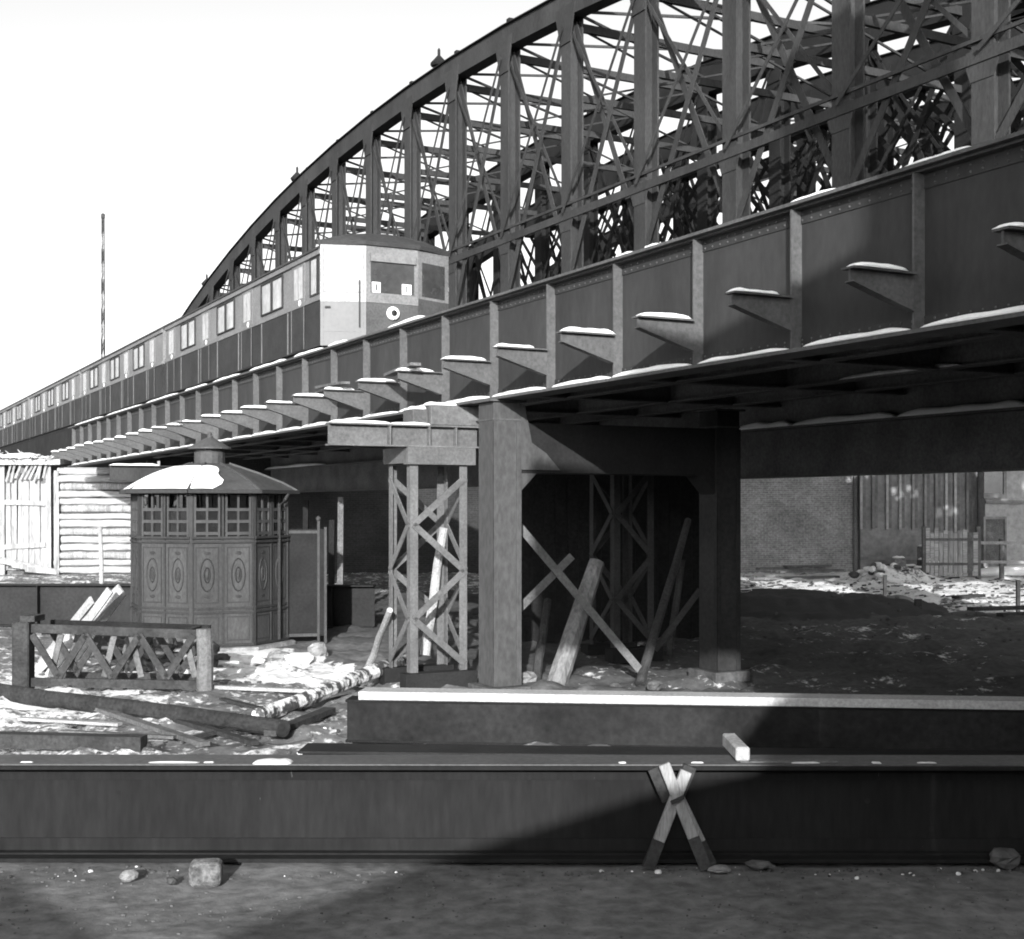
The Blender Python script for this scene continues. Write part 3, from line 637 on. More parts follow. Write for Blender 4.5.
for k, px in enumerate((3, 50, 58)): 
    hut.part('upright', MB().bar(H(hx(px), HY - .1, -.1), H(hx(px) - .02, HY - .1, 4.55 - .3 * (k == 2)), .2 if k else .26, .12), WOODV)
px = 6.0
while px < 46:                                  # upright boards of the door side
    wv = rnd.uniform(5, 6.6); b = MB().bar(H(hx(px + wv/2), HY + rnd.uniform(-.05, .02), .15), H(hx(px + wv/2) + rnd.uniform(-.05, .05), HY + .02, 3.8 + rnd.uniform(-.1, .15)), wv / F * HY - .02, .05, up=(0, 1, 0))
    hut.part('board', b, WOODV); px += wv
for z, t in ((1.1, .1), (2.95, -.05)): hut.part('crosspiece', MB().bar(H(hx(6), HY-.12, z), H(hx(47), HY-.12, z + t), .08, .2), WOODV)
for k in range(6): hut.part('board', MB().bar(H(HX0, HY + .01, .35 + k * .62), H(hx(1), HY, .33 + k * .62), .08, .58), WOODH)
for k in range(9):                              # slanting boards under the eave
    x = hx(8 + k * 4.6); hut.part('brace', MB().bar(H(x, HY-.2, 3.85 + rnd.uniform(-.1,.1)), H(x + rnd.uniform(.2,.6), HY-.35, 4.85), .09, .03, up=(0,1,0)), WOODV)
hut.part('wall', MB().box(HX0+21.0, HX1+20.9, .12, 4.5, -.1, 4.15), WOODG)
hut.part('roof', MB().prism([(-.5, 4.48), (-.5, 4.7), (4.6, 5.0), (4.6, 4.8)], lambda a, b, t: (t, a, b), HX0 + 20.8, hx(64) + 21.0), BUSH)
br_ = MB()
for k in range(260):
    x = rnd.uniform(HX0 + 20.9, hx(62) + 21.0); y = rnd.uniform(-.75, .3); z = 4.7 + .2 * rnd.random()
    d = Vector((rnd.uniform(-1, 1), rnd.uniform(-.8, .3), rnd.uniform(-.25, .3))).normalized() * rnd.uniform(.15, .5)
    br_.bar((x, y, z), Vector((x, y, z)) + d, .05, .05, w2=.02, h2=.02)
hut.part('brushwood', br_, BUSH, kind='stuff')
for k in range(5): hut.put('snow_patch', snow_lump('x', 1.5, 1.0, .24, 110 + k).mesh('snow_patch', SNOW, smooth=True), (-5.9 + k * 1.5, -.2, 4.75))
# ramp of boards leaning at the hut foot
for k in range(4):
    a = Vector((hx(-6 + k * 14), HY - .9 - .1 * k, .75 - .17*k)); b = Vector((hx(48 + k * 6), HY - .5 - .12 * k, .25 - .05 * k))
    solo('board', MB().bar(a, b, .06, .2), WOODV, ('uppermost of the slanting boards at the foot of the hut', 'second slanting board from the top at the foot of the hut', 'third slanting board from the top at the foot of the hut', 'lowest slanting board at the foot of the hut')[k], 'board', b, group='slanting boards at the hut foot')
pole('thin_stake', (gnd(103, 622) + Vector((0,0,0)), at(100, 527, 31.9)), (.06, .045), WOODP, 'thin pale stake standing in front of the hut wall', 'stake', sd=9)
# mast
ms = Thing('lattice_mast', 'slim banded lattice mast rising behind the train into the white sky', 'mast', at(103, 420, 85) * 1)
ms.e.location.z = 0; mp_ = ms.e.location
MA = M('mast_light', 0.15, 0.22, 3, .7, 0, 10); MBK = M('mast_dark', 0.03, 0.05, 3, .7, 0, 10)
for k in range(22):
    z0, z1 = 21.1 * k / 22, 21.1 * (k + 1) / 22; w0 = .27 - .16 * k / 22; w1 = .27 - .16 * (k + 1) / 22; b = MB()
    for sx_, sy in ((-1,-1),(1,-1),(1,1),(-1,1)): b.bar((sx_*w0/2, sy*w0/2, z0), (sx_*w1/2, sy*w1/2, z1), .05, .05)
    for sy in (-1, 1): b.bar((-w0/2, sy*w0/2, z0), (w1/2, sy*w1/2, z1), .03, .05); b.bar((sy*w0/2, -w0/2, z0), (sy*w1/2, w1/2, z1), .03, .05)
    ms.part('mast_section', b, MBK if k % 2 else MA)
ms.part('head', MB().lathe([(.1,0),(.13,.06),(.13,.3),(.05,.36)], 8, (0,0,21.1)), MBK)

# ------------------------------------------------------------------ girder lying behind the kiosk
def lying_girder(name, label, a, b, h, wf, mat, mtop=None, cat='beam', tf=.03, group=None):
    a = Vector(a); b = Vector(b); d = b - a; L = d.length; rz = math.atan2(d.y, d.x)
    T = Thing(name, label, cat, a, rz, group=group)
    T.part('web', MB().box(0, L, -.012, .012, tf + .001, h - tf - .001), mat)
    T.part('flange', MB().box(0, L, -wf/2, wf/2, 0, tf), mat, bev=.004); T.part('flange', MB().box(0, L, -wf/2, wf/2, h - tf, h), mtop or mat, bev=.004)
    return T, L
G3 = M('far_beam_primer', 0.016, 0.023, .8, .7, .15, 14)
T, L = lying_girder('steel_girder', 'long grey steel girder lying behind the kiosk and in front of the hut', (-14.5, 31.3, -.02), (-3.15, 30.6, -.02), .98, .4, G3)
for k in range(5): T.part('stiffener', MB().box(1.2 + 2.3*k, 1.22 + 2.3*k, -.19, -.0125, .032, .948), G3)

# ------------------------------------------------------------------ octagonal kiosk
KX, KY, KR = -6.13, 27.05, 1.56
ks = Thing('octagonal_kiosk', 'dark iron octagonal street kiosk with panelled walls and snow on its roof', 'kiosk', (KX, KY, 0))
ap = KR * math.cos(R(22.5)); FW = 2 * KR * math.sin(R(22.5))
ks.part('floor_slab', MB().lathe([(KR+.18, -.12), (KR+.18, .04), (KR+.02, .05)], 8).add([], []), STONE).rotation_euler.z = R(0)
lower = MB().box(-FW/2, FW/2, -.012, .02, .05, 2.14)      # facet frame: x along facet, -y outward
lower_me = lower.mesh('wall_panel', KIOSK)
tr = MB()
for x in (-FW/2+.02, 0, FW/2-.02): tr.box(x-.022, x+.022, -.032, -.0125, .05, 3.05)
for z, d in ((.09, .04), (.72, .03), (.8, .022), (2.08, .045), (2.16, .055)): tr.box(-FW/2+.001, FW/2-.001, -.013-d, -.0126, z-.022, z+.022)
trim_me = tr.mesh('moulding', KIOSKD)
fr_ = MB()
for q in (-1, 1):
    c = q * FW/4; hw = FW/4 - .075
    for z0, z1 in ((.9, 1.98), (.17, .64)):
        for (x0, x1, a, b_) in ((c-hw, c+hw, z1-.02, z1), (c-hw, c+hw, z0, z0+.02), (c-hw, c-hw+.02, z0+.0205, z1-.0205), (c+hw-.02, c+hw, z0+.0205, z1-.0205)): fr_.box(x0, x1, -.022, -.0127, a, b_)
frame_me = fr_.mesh('panel_frame', KIOSKD)
def ring(rx, rz, th, dep, n=18):
    vs = []; fs = []
    for k in range(n):
        a = 2*math.pi*k/n; c_, s_ = math.cos(a), math.sin(a)
        vs += [(c_*rx, 0, s_*rz), (c_*(rx-th), 0, s_*(rz-th)), (c_*(rx-th/2), -dep, s_*(rz-th/2))]
    for k in range(n):
        a, b_ = 3*k, 3*((k+1) % n); fs += [(a, b_, b_+2, a+2), (a+2, b_+2, b_+1, a+1)]
    return MB().add(vs, fs)
med = ring(.145, .33, .03, .018); m2 = ring(.07, .16, .03, .022); med.add(m2.v, m2.f); med.rock((0, -.005, 0), (.04, .02, .1), 3)
for zz in (-.42, .42): med.rock((0, -.002, zz), (.07, .014, .035), 4); 
med_me = med.mesh('medallion', KIOSKD)
gr_ = MB()
for q in (-1, 1):
    c = q * FW/4
    for x in (c - FW/4 + .07, c, c + FW/4 - .07): gr_.box(x-.02, x+.02, -.022, .01, 2.183, 3.0)
    for z in (2.24, 2.47, 2.7): gr_.box(c - FW/4 + .091, c - .0205, -.02, .009, z-.03, z+.03).box(c + .0205, c + FW/4 - .091, -.02, .009, z-.03, z+.03)
gr_.box(-FW/2, FW/2, -.03, .012, 3.001, 3.06); grid_me = gr_.mesh('window_grid', KIOSK)
pane_me = MB().box(-FW/2+.05, FW/2-.05, .02, .03, 2.18, 2.7).mesh('window_pane', GLASS)
for k in range(8):
    an = R(-90 - 22.5 + 45 * k)                 # direction of the facet normal
    c = Vector((math.cos(an) * ap, math.sin(an) * ap, 0)); rot = (0, 0, an + R(90))
    w_ = ks.put('wall_panel', lower_me, c, None, rot)
    link('moulding', trim_me, w_); link('panel_frame', frame_me, w_)
    g_ = ks.put('window_grid', grid_me, c, None, rot); link('window_pane', pane_me, g_)
    for q in (-1, 1): link('medallion', med_me, w_, (q * FW/4, -.0128, 1.44))
    va = an + R(22.5); vx, vy = math.cos(va) * KR, math.sin(va) * KR
    ks.part('corner_post', MB().bar((vx, vy, .05), (vx, vy, 3.06), .07, .07, up=(math.cos(va), math.sin(va), 0)), KIOSKD)
    # roof facet, slightly domed in three steps
    prof_ = [(1.78, 3.07), (1.5, 3.22), (1.0, 3.42), (.4, 3.62)]; vs = []
    for r_, z_ in prof_:
        for e in (-22.5, 22.5): vs.append((math.cos(an + R(e)) * r_, math.sin(an + R(e)) * r_, z_))
    vs += [(x_, y_, z_ - .04) for x_, y_, z_ in vs]
    fs = [(2*i, 2*i+1, 2*i+3, 2*i+2) for i in range(3)] + [(8+2*i, 10+2*i, 11+2*i, 9+2*i) for i in range(3)] + [(0,8,9,1), (6,7,15,14)] + [(2*i, 2*i+2, 10+2*i, 8+2*i) for i in range(3)] + [(2*i+1, 9+2*i, 11+2*i, 2*i+3) for i in range(3)]
    rf = ks.part('roof_facet', MB().add(vs, fs), ROOFM)
    b = MB()
    for (r0, z0), (r1, z1) in zip(prof_, prof_[1:]): b.bar((math.cos(va)*r0, math.sin(va)*r0, z0 + .012), (math.cos(va)*r1, math.sin(va)*r1, z1 + .012), .05, .04)
    ks.part('roof_seam', b, ROOFM, rf)
    e0, e1 = an - R(22.5), an + R(22.5)
    ks.part('gutter', MB().bar((math.cos(e0)*1.8, math.sin(e0)*1.8, 3.05), (math.cos(e1)*1.8, math.sin(e1)*1.8, 3.05), .07, .07), KIOSKD, rf)
    if k in (6, 7, 0, 1):                          # snow lying on the facets toward the hut
        wd_ = {6: (-21, 22), 7: (-22, 22), 0: (-22, 22), 1: (-22, -3)}[k]; V = []; n_ = 8; mm = 6
        for i in range(n_ + 1):
            t = i / n_; r_ = 1.76 + (.62 - 1.76) * t; z_ = 3.1 + (3.57 - 3.1) * t + .062 * math.sin(math.pi * t)
            for j in range(mm + 1):
                u_ = j / mm; a_ = wd_[0] + (wd_[1] - wd_[0]) * u_
                if k == 1: a_ = wd_[0] + (wd_[1] - wd_[0]) * u_ * (.75 + .5 * math.sin(math.pi * t * .9) + .4 * noise.noise(Vector((t*3, 1, 0))))
                rr_ = r_ * math.cos(R(22.5)) / math.cos(R(a_)); hh = .035 * (math.sin(math.pi * min(max(u_, .04), .96)) ** .4) * (1 if 0 < i < n_ else .3)
                V.append((math.cos(an + R(a_)) * rr_, math.sin(an + R(a_)) * rr_, z_ + hh))
        ks.part('snow_sheet', MB().add(V, [(i*(mm+1)+j, i*(mm+1)+j+1, (i+1)*(mm+1)+j+1, (i+1)*(mm+1)+j) for i in range(n_) for j in range(mm)]), SNOW, smooth=True)
ks.part('ceiling', MB().lathe([(1.6, 3.0), (1.6, 3.05)], 8), DARK).rotation_euler.z = 0
lt = ks.part('lantern', MB().lathe([(.36, 3.56), (.36, 3.62), (.31, 3.63), (.31, 3.86), (.28, 3.87), (.28, 3.92)], 16), ROOFM)
ks.part('lantern_cap', MB().lathe([(.44, 3.92), (.43, 3.95), (.25, 4.06), (.06, 4.16), (.04, 4.2), (.05, 4.24), (.01, 4.28)], 16), ROOFM, lt)
ks.part('downpipe', MB().tube([(1.66, -.4, 3.02), (1.6, -.4, 2.9), (1.47, -.35, 2.78), (1.47, -.35, .1)], .035, 8), KIOSKD)
# screen wall beside the kiosk
SCR = M('screen_iron_paint', .01, .016, 1.5, .7, .15, 20)
sn = Thing('kiosk_screen', 'dark iron entrance screen standing at the right side of the kiosk', 'screen', (-4.25, 27.2, 0), R(14))
sn.part('panel', MB().box(-.38, .3, -.012, .012, .12, 2.3), SCR); sn.part('panel', MB().box(.302, .42, -.02, .012, .12, 2.3), SCR)
for x in (-.4, .3, .44): sn.part('post', MB().box(x-.025, x+.025, -.045, .03, -.03, 2.34 + .12 * (x == .3)), KIOSK)
for z in (.14, 2.24): sn.part('rail', MB().box(-.374, .274, -.035, -.0125, z-.03, z+.03), KIOSK)
sn.part('knob', MB().lathe([(.03, 2.46), (.05, 2.5), (.05, 2.53), (.01, 2.57)], 8, (.3, 0, 0)), KIOSK)
# rough stones at the edge of the kiosk pad
rnd = random.Random(21)
for k, (px, py, w_, h_, m_) in enumerate(((222, 660, .2, .1, STONED), (246, 662, .32, .1, SNOWW), (279, 659, .24, .13, STONE), (300, 661, .3, .12, SNOWW), (318, 656, .22, .2, STONE))):
    solo('kerb_stone', MB().rock((0, 0, h_ * .3), (w_, .2, h_), k + 80, 9, 6), m_, ('small dark stone nearest the barrier post before the kiosk', 'snowy lump before the front corner of the kiosk', 'grey stone between two snowy lumps before the kiosk', 'snowy lump before the kiosk screen', 'upright grey stone at the foot of the kiosk screen')[k], 'stone', gnd(px, py), rnd.uniform(-.2, .2), off=(0,0,0))

# ------------------------------------------------------------------ lattice barrier, boards leaning in it
B0, B1 = gnd(24, 690), gnd(205, 691)
LBW = (B1 - B0).length
lbr = Thing('lattice_barrier', 'dark timber barrier with crossed slats and two stout posts before the kiosk', 'barrier', B0, math.atan2(B1.y - B0.y, B1.x - B0.x))
lbr.part('post', MB().box(-.14, .12, -.13, .13, -.05, 1.03), WOODD, bev=.02); lbr.part('post_cap', MB().box(-.02, .2, -.1, .3, 1.031, 1.12), WOODD)
lbr.part('post', MB().tube([(LBW, 0, -.05), (LBW, 0, .5), (LBW - .01, 0, .93)], [.13, .125, .12], 12, .04, 2), WOODG)
for y_ in (0, .75):
    m_ = WOODG if y_ == 0 else WOODD
    lbr.part('rail', MB().bar((.121, y_, .93), (LBW - .12, y_, .85), .07, .13), WOODD if y_ == 0 else DARKB); lbr.part('rail', MB().bar((.121, y_, .12), (LBW - .12, y_, .09), .07, .13), WOODD)
    n_ = 6
    for k in range(n_):
        x0 = .14 + (LBW - .3) * k / n_; x1 = .14 + (LBW - .3) * (k + 1) / n_
        a, b = ((x0, .2), (x1, .84)) if k % 2 else ((x0, .84), (x1, .2))
        lbr.part('slat', MB().bar((a[0], y_ - .05, a[1]), (b[0], y_ - .05, b[1]), .03, .1), WOODD)
        if k % 3 != 1: lbr.part('slat', MB().bar((a[0] + .25, y_ + .05, b[1]), (b[0], y_ + .05, a[1]), .03, .09), WOODG)
for x in (.3, LBW - .3): lbr.part('spacer', MB().box(x-.05, x+.05, .036, .713, .83, .91), WOODD)
for k, (a, b, wd) in enumerate(((gnd(36, 672), at(121, 588, 21.6), .16), (gnd(48, 676), at(110, 590, 21.2), .13), (gnd(66, 672), at(124, 592, 21.9), .11), (gnd(40, 664), at(92, 600, 22), .14))):
    solo('leaning_board', MB().bar(a, b, wd, .035, up=(0,-1,.3)), WOODP, ('widest pale board leaning inside the lattice barrier', 'pale board leaning lower along the widest one in the barrier', 'narrow pale board at the right of the leaning bundle', 'shortest pale board leaning at the left of the bundle')[k], 'board', a, group='pale boards leaning in the barrier')
rk = Thing('rubble_heap', 'dark rubble heap behind the crossed slats of the barrier', 'rubble', gnd(165, 668))
for k in range(16): rk.part('lump', MB().rock((rnd.uniform(-.9,.9), rnd.uniform(-.3,.5), rnd.uniform(.02,.55)), (rnd.uniform(.16,.32), .22, rnd.uniform(.12,.22)), k), STONED)

# ------------------------------------------------------------------ poles and logs on the ground
a, b = gnd(-30, 694), gnd(284, 737); pole('fallen_pole', (a + Vector((0,0,.1)), b + Vector((0,0,.1))), (.125, .105), BARK, 'long dark round pole lying across the left foreground', 'pole', 14, .03, 12)
a, b = gnd(258, 722), gnd(404, 672); pole('snowy_log', (a + Vector((0,0,.08)), b + Vector((0,0,.18))), (.1, .13), SNLOG, 'snow speckled log lying beside the end of the dark pole', 'log', 12, .1, 13)
for k, (p, q, wd, ht, m) in enumerate(((gnd(-20, 748), gnd(144, 752), .2, .16, WOODD), (gnd(92, 710), gnd(205, 748), .12, .05, WOODG), (gnd(140, 712), gnd(255, 747), .1, .05, WOODD), (gnd(215, 690), gnd(310, 694), .1, .05, WOODP), (gnd(270, 738), gnd(330, 714), .16, .07, WOODD))):
    z = Vector((0, 0, ht/2 + .02)); solo('ground_timber', MB().bar(p + z, q + z, wd, ht), m, ('thick dark timber lying at the left edge behind the long girder', 'grey lath lying beside the dark round pole', 'dark lath lying parallel under the dark round pole', 'thin pale board lying in front of the kerb stones', 'dark board lying under the snow speckled log')[k], 'timber', p)

for k, (p, q, wd, m, lab) in enumerate(((gnd(20, 722), gnd(120, 728), .1, WOODP, 'pale lath lying on snow left of the round pole end'), (gnd(190, 742), gnd(262, 726), .08, WOODD, 'short dark lath lying near the round pole end'), (gnd(60, 735), gnd(175, 741), .09, WOODG, 'grey lath lying just above the thick dark timber'), (gnd(300, 706), gnd(352, 694), .1, WOODG, 'grey lath lying right of the snow speckled log'), (gnd(222, 702), gnd(262, 712), .09, WOODD, 'short dark lath lying left of the snow speckled log'))):
    z = Vector((0, 0, .045)); solo('loose_lath', MB().bar(p + z, q + z, wd, .035), m, lab, 'lath', p)
# ------------------------------------------------------------------ stacked girders in the foreground
BY = 10.56
T, L = lying_girder('long_girder', 'long dark plate girder lying across the foreground', (-7.5, BY, .0), (8.5, BY - .06, .0), .745, .46, BEAM, None)
for z in (.1, .645): T.part('flange_angle', MB().box(0, L, -.11 if z < .4 else -.11, -.0125, (.031 if z < .4 else .70), (.045 if z < .4 else .714)).box(0, L, -.027, -.0126, (.0455 if z < .4 else .6), (.14 if z < .4 else .6995)), BEAM)
rv = MB().lathe([(.019, 0), (.015, .009), (.005, .013)], 6); 
T.part('cover_plate', MB().box(0.5, L - .4, -.2, .2, .7455, .757), STIFF)
for k, (px, ln) in enumerate(((22, .1), (150, .4), (255, .3), (205, .08), (618, .06), (690, .1), (790, .22), (870, .07), (915, .15))):
    T.put('snow_patch', snow_lump('x', ln, .03 + .05 * ((k * 7) % 5) / 5 if k != 2 else .16, .009 if k != 2 else .03, 130 + k).mesh('snow_patch', SNOWW, smooth=True), ((px - 512) / F * 10.45 + 7.5, -.13, .756))
for px, py in ((235, 784), (234, 834), (598, 784), (570, 840), (120, 792), (866, 800), (930, 828)):
    p = at(px, py, BY - .015); hb = MB().tube([(p.x + 7.5, -.014, p.z), (p.x + 7.5, -.0125, p.z)], .022, 10); T.part('bolt_hole', hb, DARK)
a, b = Vector(((348-512)/F*15.7, 15.75, .0)), Vector((7.6, 14.75, .0))
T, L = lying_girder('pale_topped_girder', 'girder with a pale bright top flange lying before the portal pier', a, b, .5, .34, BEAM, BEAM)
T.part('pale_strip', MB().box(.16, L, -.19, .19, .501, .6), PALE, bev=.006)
T.part('side_plate', MB().box(0.02, L, -.165, -.15, .0305, .469), M('stained_side_plate', 0.013, 0.026, .9, .85, .15, 12, spots=(.3, 2.2, .73), spec=.05))
a, b = Vector(((302-512)/F*14.3, 14.35, .0)), Vector((6.8, 13.8, .0))
T, L = lying_girder('low_channel', 'low dark channel beam lying between the two big girders', a, b, .17, .5, BEAMD)
# timber block laid over the girders
a, b = at(743, 757, 10.40), at(729, 744, 11.05)
solo('timber_block', MB().bar(a + Vector((0,0,.02)), Vector((b.x, b.y, a.z + .022)), .11, .11), WOODP, 'pale squared timber with cut end facing us on the long girder', 'timber', Vector((a.x, a.y, .757)), bev=.012)
tb = Thing('board_stub', 'flat pale board lying on the long girder right of the timber block', 'board', at(806, 763, 10.45)); tb.part('board', MB().box(-.52, .24, -.05, .05, 0, .02), WOODG)

# crossed timber trestle
tq = Thing('crossed_trestle', 'small trestle of crossed timbers standing against the long girder', 'trestle', gnd(676, 868))
o0 = tq.e.location
def L_(x, y, Z): return at(x, y, Z) - o0
TRM = M('trestle_timber', 0.2, 0.3, 2.5, .8, .35, 30, (3,1,.4), fine=.3); TRD = M('trestle_dark_foot', 0.03, 0.05, 3, .8, .35, 30, fine=.3)
def leg(p0, p1, cut, wd, th):  # each leg is darker below the cut
    d = p1 - p0; m_ = p0 + d * cut
    l_ = tq.part('leg', MB().bar(m_, p1, wd, th, up=(0,1,0)), TRM, bev=.006); tag(l_, 'trestle leg with a dark foot'); tq.part('dark_foot', MB().bar(p0, m_, wd + .002, th + .002, up=(0,1,0)), TRD, l_)
leg(L_(648, 868, 10.17), L_(686, 771, 10.24), .28, .088, .06)
leg(L_(706, 869, 10.13), L_(664, 764, 10.2), .30, .088, .06)
leg(L_(712, 866, 10.26), L_(668, 775, 10.32), .26, .085, .05)
tq.part('saddle', MB().bar(L_(654, 768, 10.3), L_(668, 800, 10.29), .1, .05, up=(0,1,0)), WOODD)
tq.part('saddle', MB().bar(L_(690, 766, 10.3), L_(676, 800, 10.3), .1, .05, up=(0,1,0)), WOODD)
tq.part('strap', MB().bar(L_(671, 803, 10.12), L_(684, 797, 10.12), .03, .025), TRD)

# stones
STONEB = M('chipped_block_stone', .07, .2, 9, .9, .9, 30, fine=.5)
def stone(px, py, r, sd, m, lab, rz=0, block=False):
    p = gnd(px, py)
    if block:
        b = MB().box(-r[0], r[0], -r[1], r[1], -.02, r[2]*2); o = solo('stone_block', b, m, lab, 'stone', p, rz, off=(0,0,0)); bevel(o, .045, 3)
        return o
    return solo('stone', MB().rock((0,0,r[2]*.7), r, sd), m, lab, 'stone', p, rz, off=(0,0,0))
stone(206, 882, (.118, .1, .08), 1, STONEB, 'pale squared stone block at the foot of the long girder', .12, True)
stone(128, 880, (.075, .06, .045), 2, STONE, 'small round stone left of the pale block')
stone(172, 884, (.04, .04, .03), 3, STONED, 'tiny stone just left of the pale block')
stone(1003, 866, (.13, .1, .085), 4, STONED, 'dark stone at the right end of the long girder')
stone(760, 868, (.12, .07, .035), 5, STONED, 'flat dark stone right of the crossed trestle')
stone(720, 872, (.1, .06, .03), 6, STONE, 'flat pale stone at the right foot of the trestle')
# loose chips along the girder foot and over the ground
rnd = random.Random(31); cb = MB(); cs = MB()
for k in range(1100):
    zone = rnd.random()
    if zone < .32: x = rnd.uniform(-4.5, 5.5) if zone < .12 else rnd.uniform(.4, 5.5); y = 10.25 - abs(rnd.gauss(0, .16))
    elif zone < .6: x = rnd.uniform(-7.5, .2); y = rnd.uniform(11.5, 21)
    else: x = rnd.uniform(1, 22); y = rnd.uniform(16, 50)
    r = abs(rnd.gauss(0, .008)) + .004 + (.012 + .02 * rnd.random() if y > 12 else 0) + (.05 * rnd.random() ** 2 if y > 25 else 0)
    (cs if rnd.random() < .13 and (y < 20 or y > 40) else cb).rock((x, y, gh(x, y) + r*.3), (r, r * rnd.uniform(.6, 1.2), r * .7), k, 5, 4)
solo('gravel', cb, STONED, 'loose stones and clods scattered over the ground', 'gravel', (0,0,0), kind='stuff'); solo('snow_crumbs', cs, SNOWW, 'crumbs of snow scattered over the ground', 'snow', (0,0,0), kind='stuff')

GRIT = M('road_grit_stone', .07, .15, 4, .9, .3, 20)
rg = MB(); rnd = random.Random(77)
for k in range(2600):
    x = rnd.uniform(-4.2, 4.4); y = 7.2 + 3 * rnd.random() ** .8
    if noise.noise(Vector((x * .9, y * 1.6, 4))) < rnd.uniform(-.5, .35): continue
    r = .002 + abs(rnd.gauss(0, .0055)); rg.rock((x, y, gh(x, y) + r * .3), (r * rnd.uniform(.8, 1.6), r, r * .7), k, 5, 3)
solo('road_grit', rg, GRIT, 'grit and small stones on the road in the foreground', 'gravel', (0,0,0), kind='stuff')
# ------------------------------------------------------------------ buildings at the back
BZ = 56.0
def bx(px, Z=BZ): return (px - 512) / F * Z
wb = Thing('brick_warehouse', 'long dark brick warehouse closing the view under the bridges', 'building', (bx(500), BZ, 0))
ox = bx(500)
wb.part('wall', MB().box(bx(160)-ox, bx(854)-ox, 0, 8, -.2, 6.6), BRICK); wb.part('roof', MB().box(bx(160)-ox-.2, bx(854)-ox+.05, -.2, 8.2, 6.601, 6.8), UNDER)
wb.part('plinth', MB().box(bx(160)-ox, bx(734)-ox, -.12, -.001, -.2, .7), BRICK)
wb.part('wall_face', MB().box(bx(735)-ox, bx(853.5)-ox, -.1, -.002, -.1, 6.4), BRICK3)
wb.part('downpipe', MB().tube([(bx(855)-ox, -.15, -.1), (bx(855)-ox, -.15, 6.4)], .12, 8), UNDER)
fa = Thing('slotted_factory', 'grey factory wall with a row of tall narrow window slots', 'building', (bx(915), BZ - .4, 0)); ox = bx(915)
SLOT = M('dusty_slot_glass', 0.1, 0.15, 2, .4, 0, 6)
fa.part('wall', MB().box(bx(858)-ox, bx(974)-ox, 0, 8, -.2, 7.2), PLASTER)
FZ = BZ - .4
for k, px in enumerate((862, 874, 888, 901, 914, 926, 937, 947, 956, 968)):
    x = bx(px, FZ) - ox; zt = CAMZ + (HOR - 470) / F * FZ; zb = CAMZ - (528 + (k > 4) * 3 - HOR) / F * FZ
    w_ = fa.part('window_slot', MB().box(x, x + .15, -.012, -.001, zb, 4.6), SLOT)
    fa.part('jamb', MB().box(x - .1, x - .002, -.1, -.0012, zb - .05, 4.65), PLASTL if k in (0, 2, 3, 7, 8) else PLASTER, w_)
fa.part('string_course', MB().box(bx(858)-ox, bx(930)-ox, -.06, -.0015, .55, .68), PLASTER)
hs = Thing('pale_house', 'pale plastered house with a door at the far right', 'building', (bx(1010), BZ - 1.2, 0)); ox = bx(1010)
PZ = BZ - 1.2
hs.part('wall', MB().box(bx(975)-ox, bx(1200)-ox, 0, 9, -.2, 8.0), PLASTL); hs.part('cornice', MB().box(bx(975)-ox, bx(1200)-ox, -.12, -.001, 2.9, 3.02), PLASTER)
d_ = hs.part('door', MB().box(bx(985,PZ)-ox, bx(1004,PZ)-ox, -.02, -.001, .3, 2.25), WOODG); hs.part('door_frame', MB().box(bx(983,PZ)-ox, bx(985,PZ)-ox-.002, -.08, -.001, .3, 2.36).box(bx(1004,PZ)-ox+.002, bx(1006,PZ)-ox, -.08, -.001, .3, 2.36).box(bx(985,PZ)-ox, bx(1004,PZ)-ox, -.08, -.001, 2.252, 2.36), PLASTER, d_)
w_ = hs.part('window', MB().box(bx(984,PZ)-ox, bx(1003,PZ)-ox, -.02, -.001, 3.3, 5.2), GLASS); hs.part('window_frame', MB().box(bx(1003,PZ)-ox+.002, bx(1006,PZ)-ox, -.08, -.001, 3.1, 5.2).box(bx(983,PZ)-ox, bx(1003,PZ)-ox, -.08, -.0011, 3.1, 3.29), PLASTER, w_)
w_ = hs.part('window', MB().box(bx(1040,PZ)-ox, bx(1060,PZ)-ox, -.02, -.001, .9, 2.4), GLASS)
# plank fence
FY = 51.5
fn = Thing('plank_fence', 'pale upright plank fence in front of the narrow window slots', 'fence', (bx(950, FY), FY, 0)); ox = bx(950, FY)
rnd = random.Random(8); px = 926
while px < 978:
    w_ = rnd.uniform(4, 5.5); fn.part('plank', MB().box(bx(px, FY)-ox, bx(px + w_ - .7, FY)-ox, -.015, .015, .08, 1.85 + rnd.uniform(-.1, .1)), (WOODH, WOODV, WOODG)[rnd.randrange(3)]); px += w_
for px in (925, 979): fn.part('post', MB().box(bx(px, FY)-ox-.08, bx(px, FY)-ox+.08, .016, .18, -.1, 2.0), WOODG)
for z in (.55, 1.5): fn.part('rail', MB().box(bx(925, FY)-ox, bx(979, FY)-ox, -.06, -.0155, z-.05, z+.05), WOODG)
rl = Thing('rail_fence', 'low two rail fence at the far right in front of the pale house', 'fence', (bx(1005, FY), FY + .6, 0)); ox = bx(1005, FY)
for z in (.6, 1.35): rl.part('rail', MB().box(bx(982, FY)-ox, bx(1180, FY)-ox, -.04, .0, z-.06, z+.06), WOODP)
for px in (1008, 1050, 1095, 1140): rl.part('post', MB().box(bx(px, FY)-ox-.08, bx(px, FY)-ox+.08, .001, .13, -.1, 1.5), WOODG)
rl.put('snow_drift', snow_lump('x', 7, .7, .4, 200).mesh('snow_drift', SNOW, smooth=True), (bx(980, FY) - ox, .9, .05))
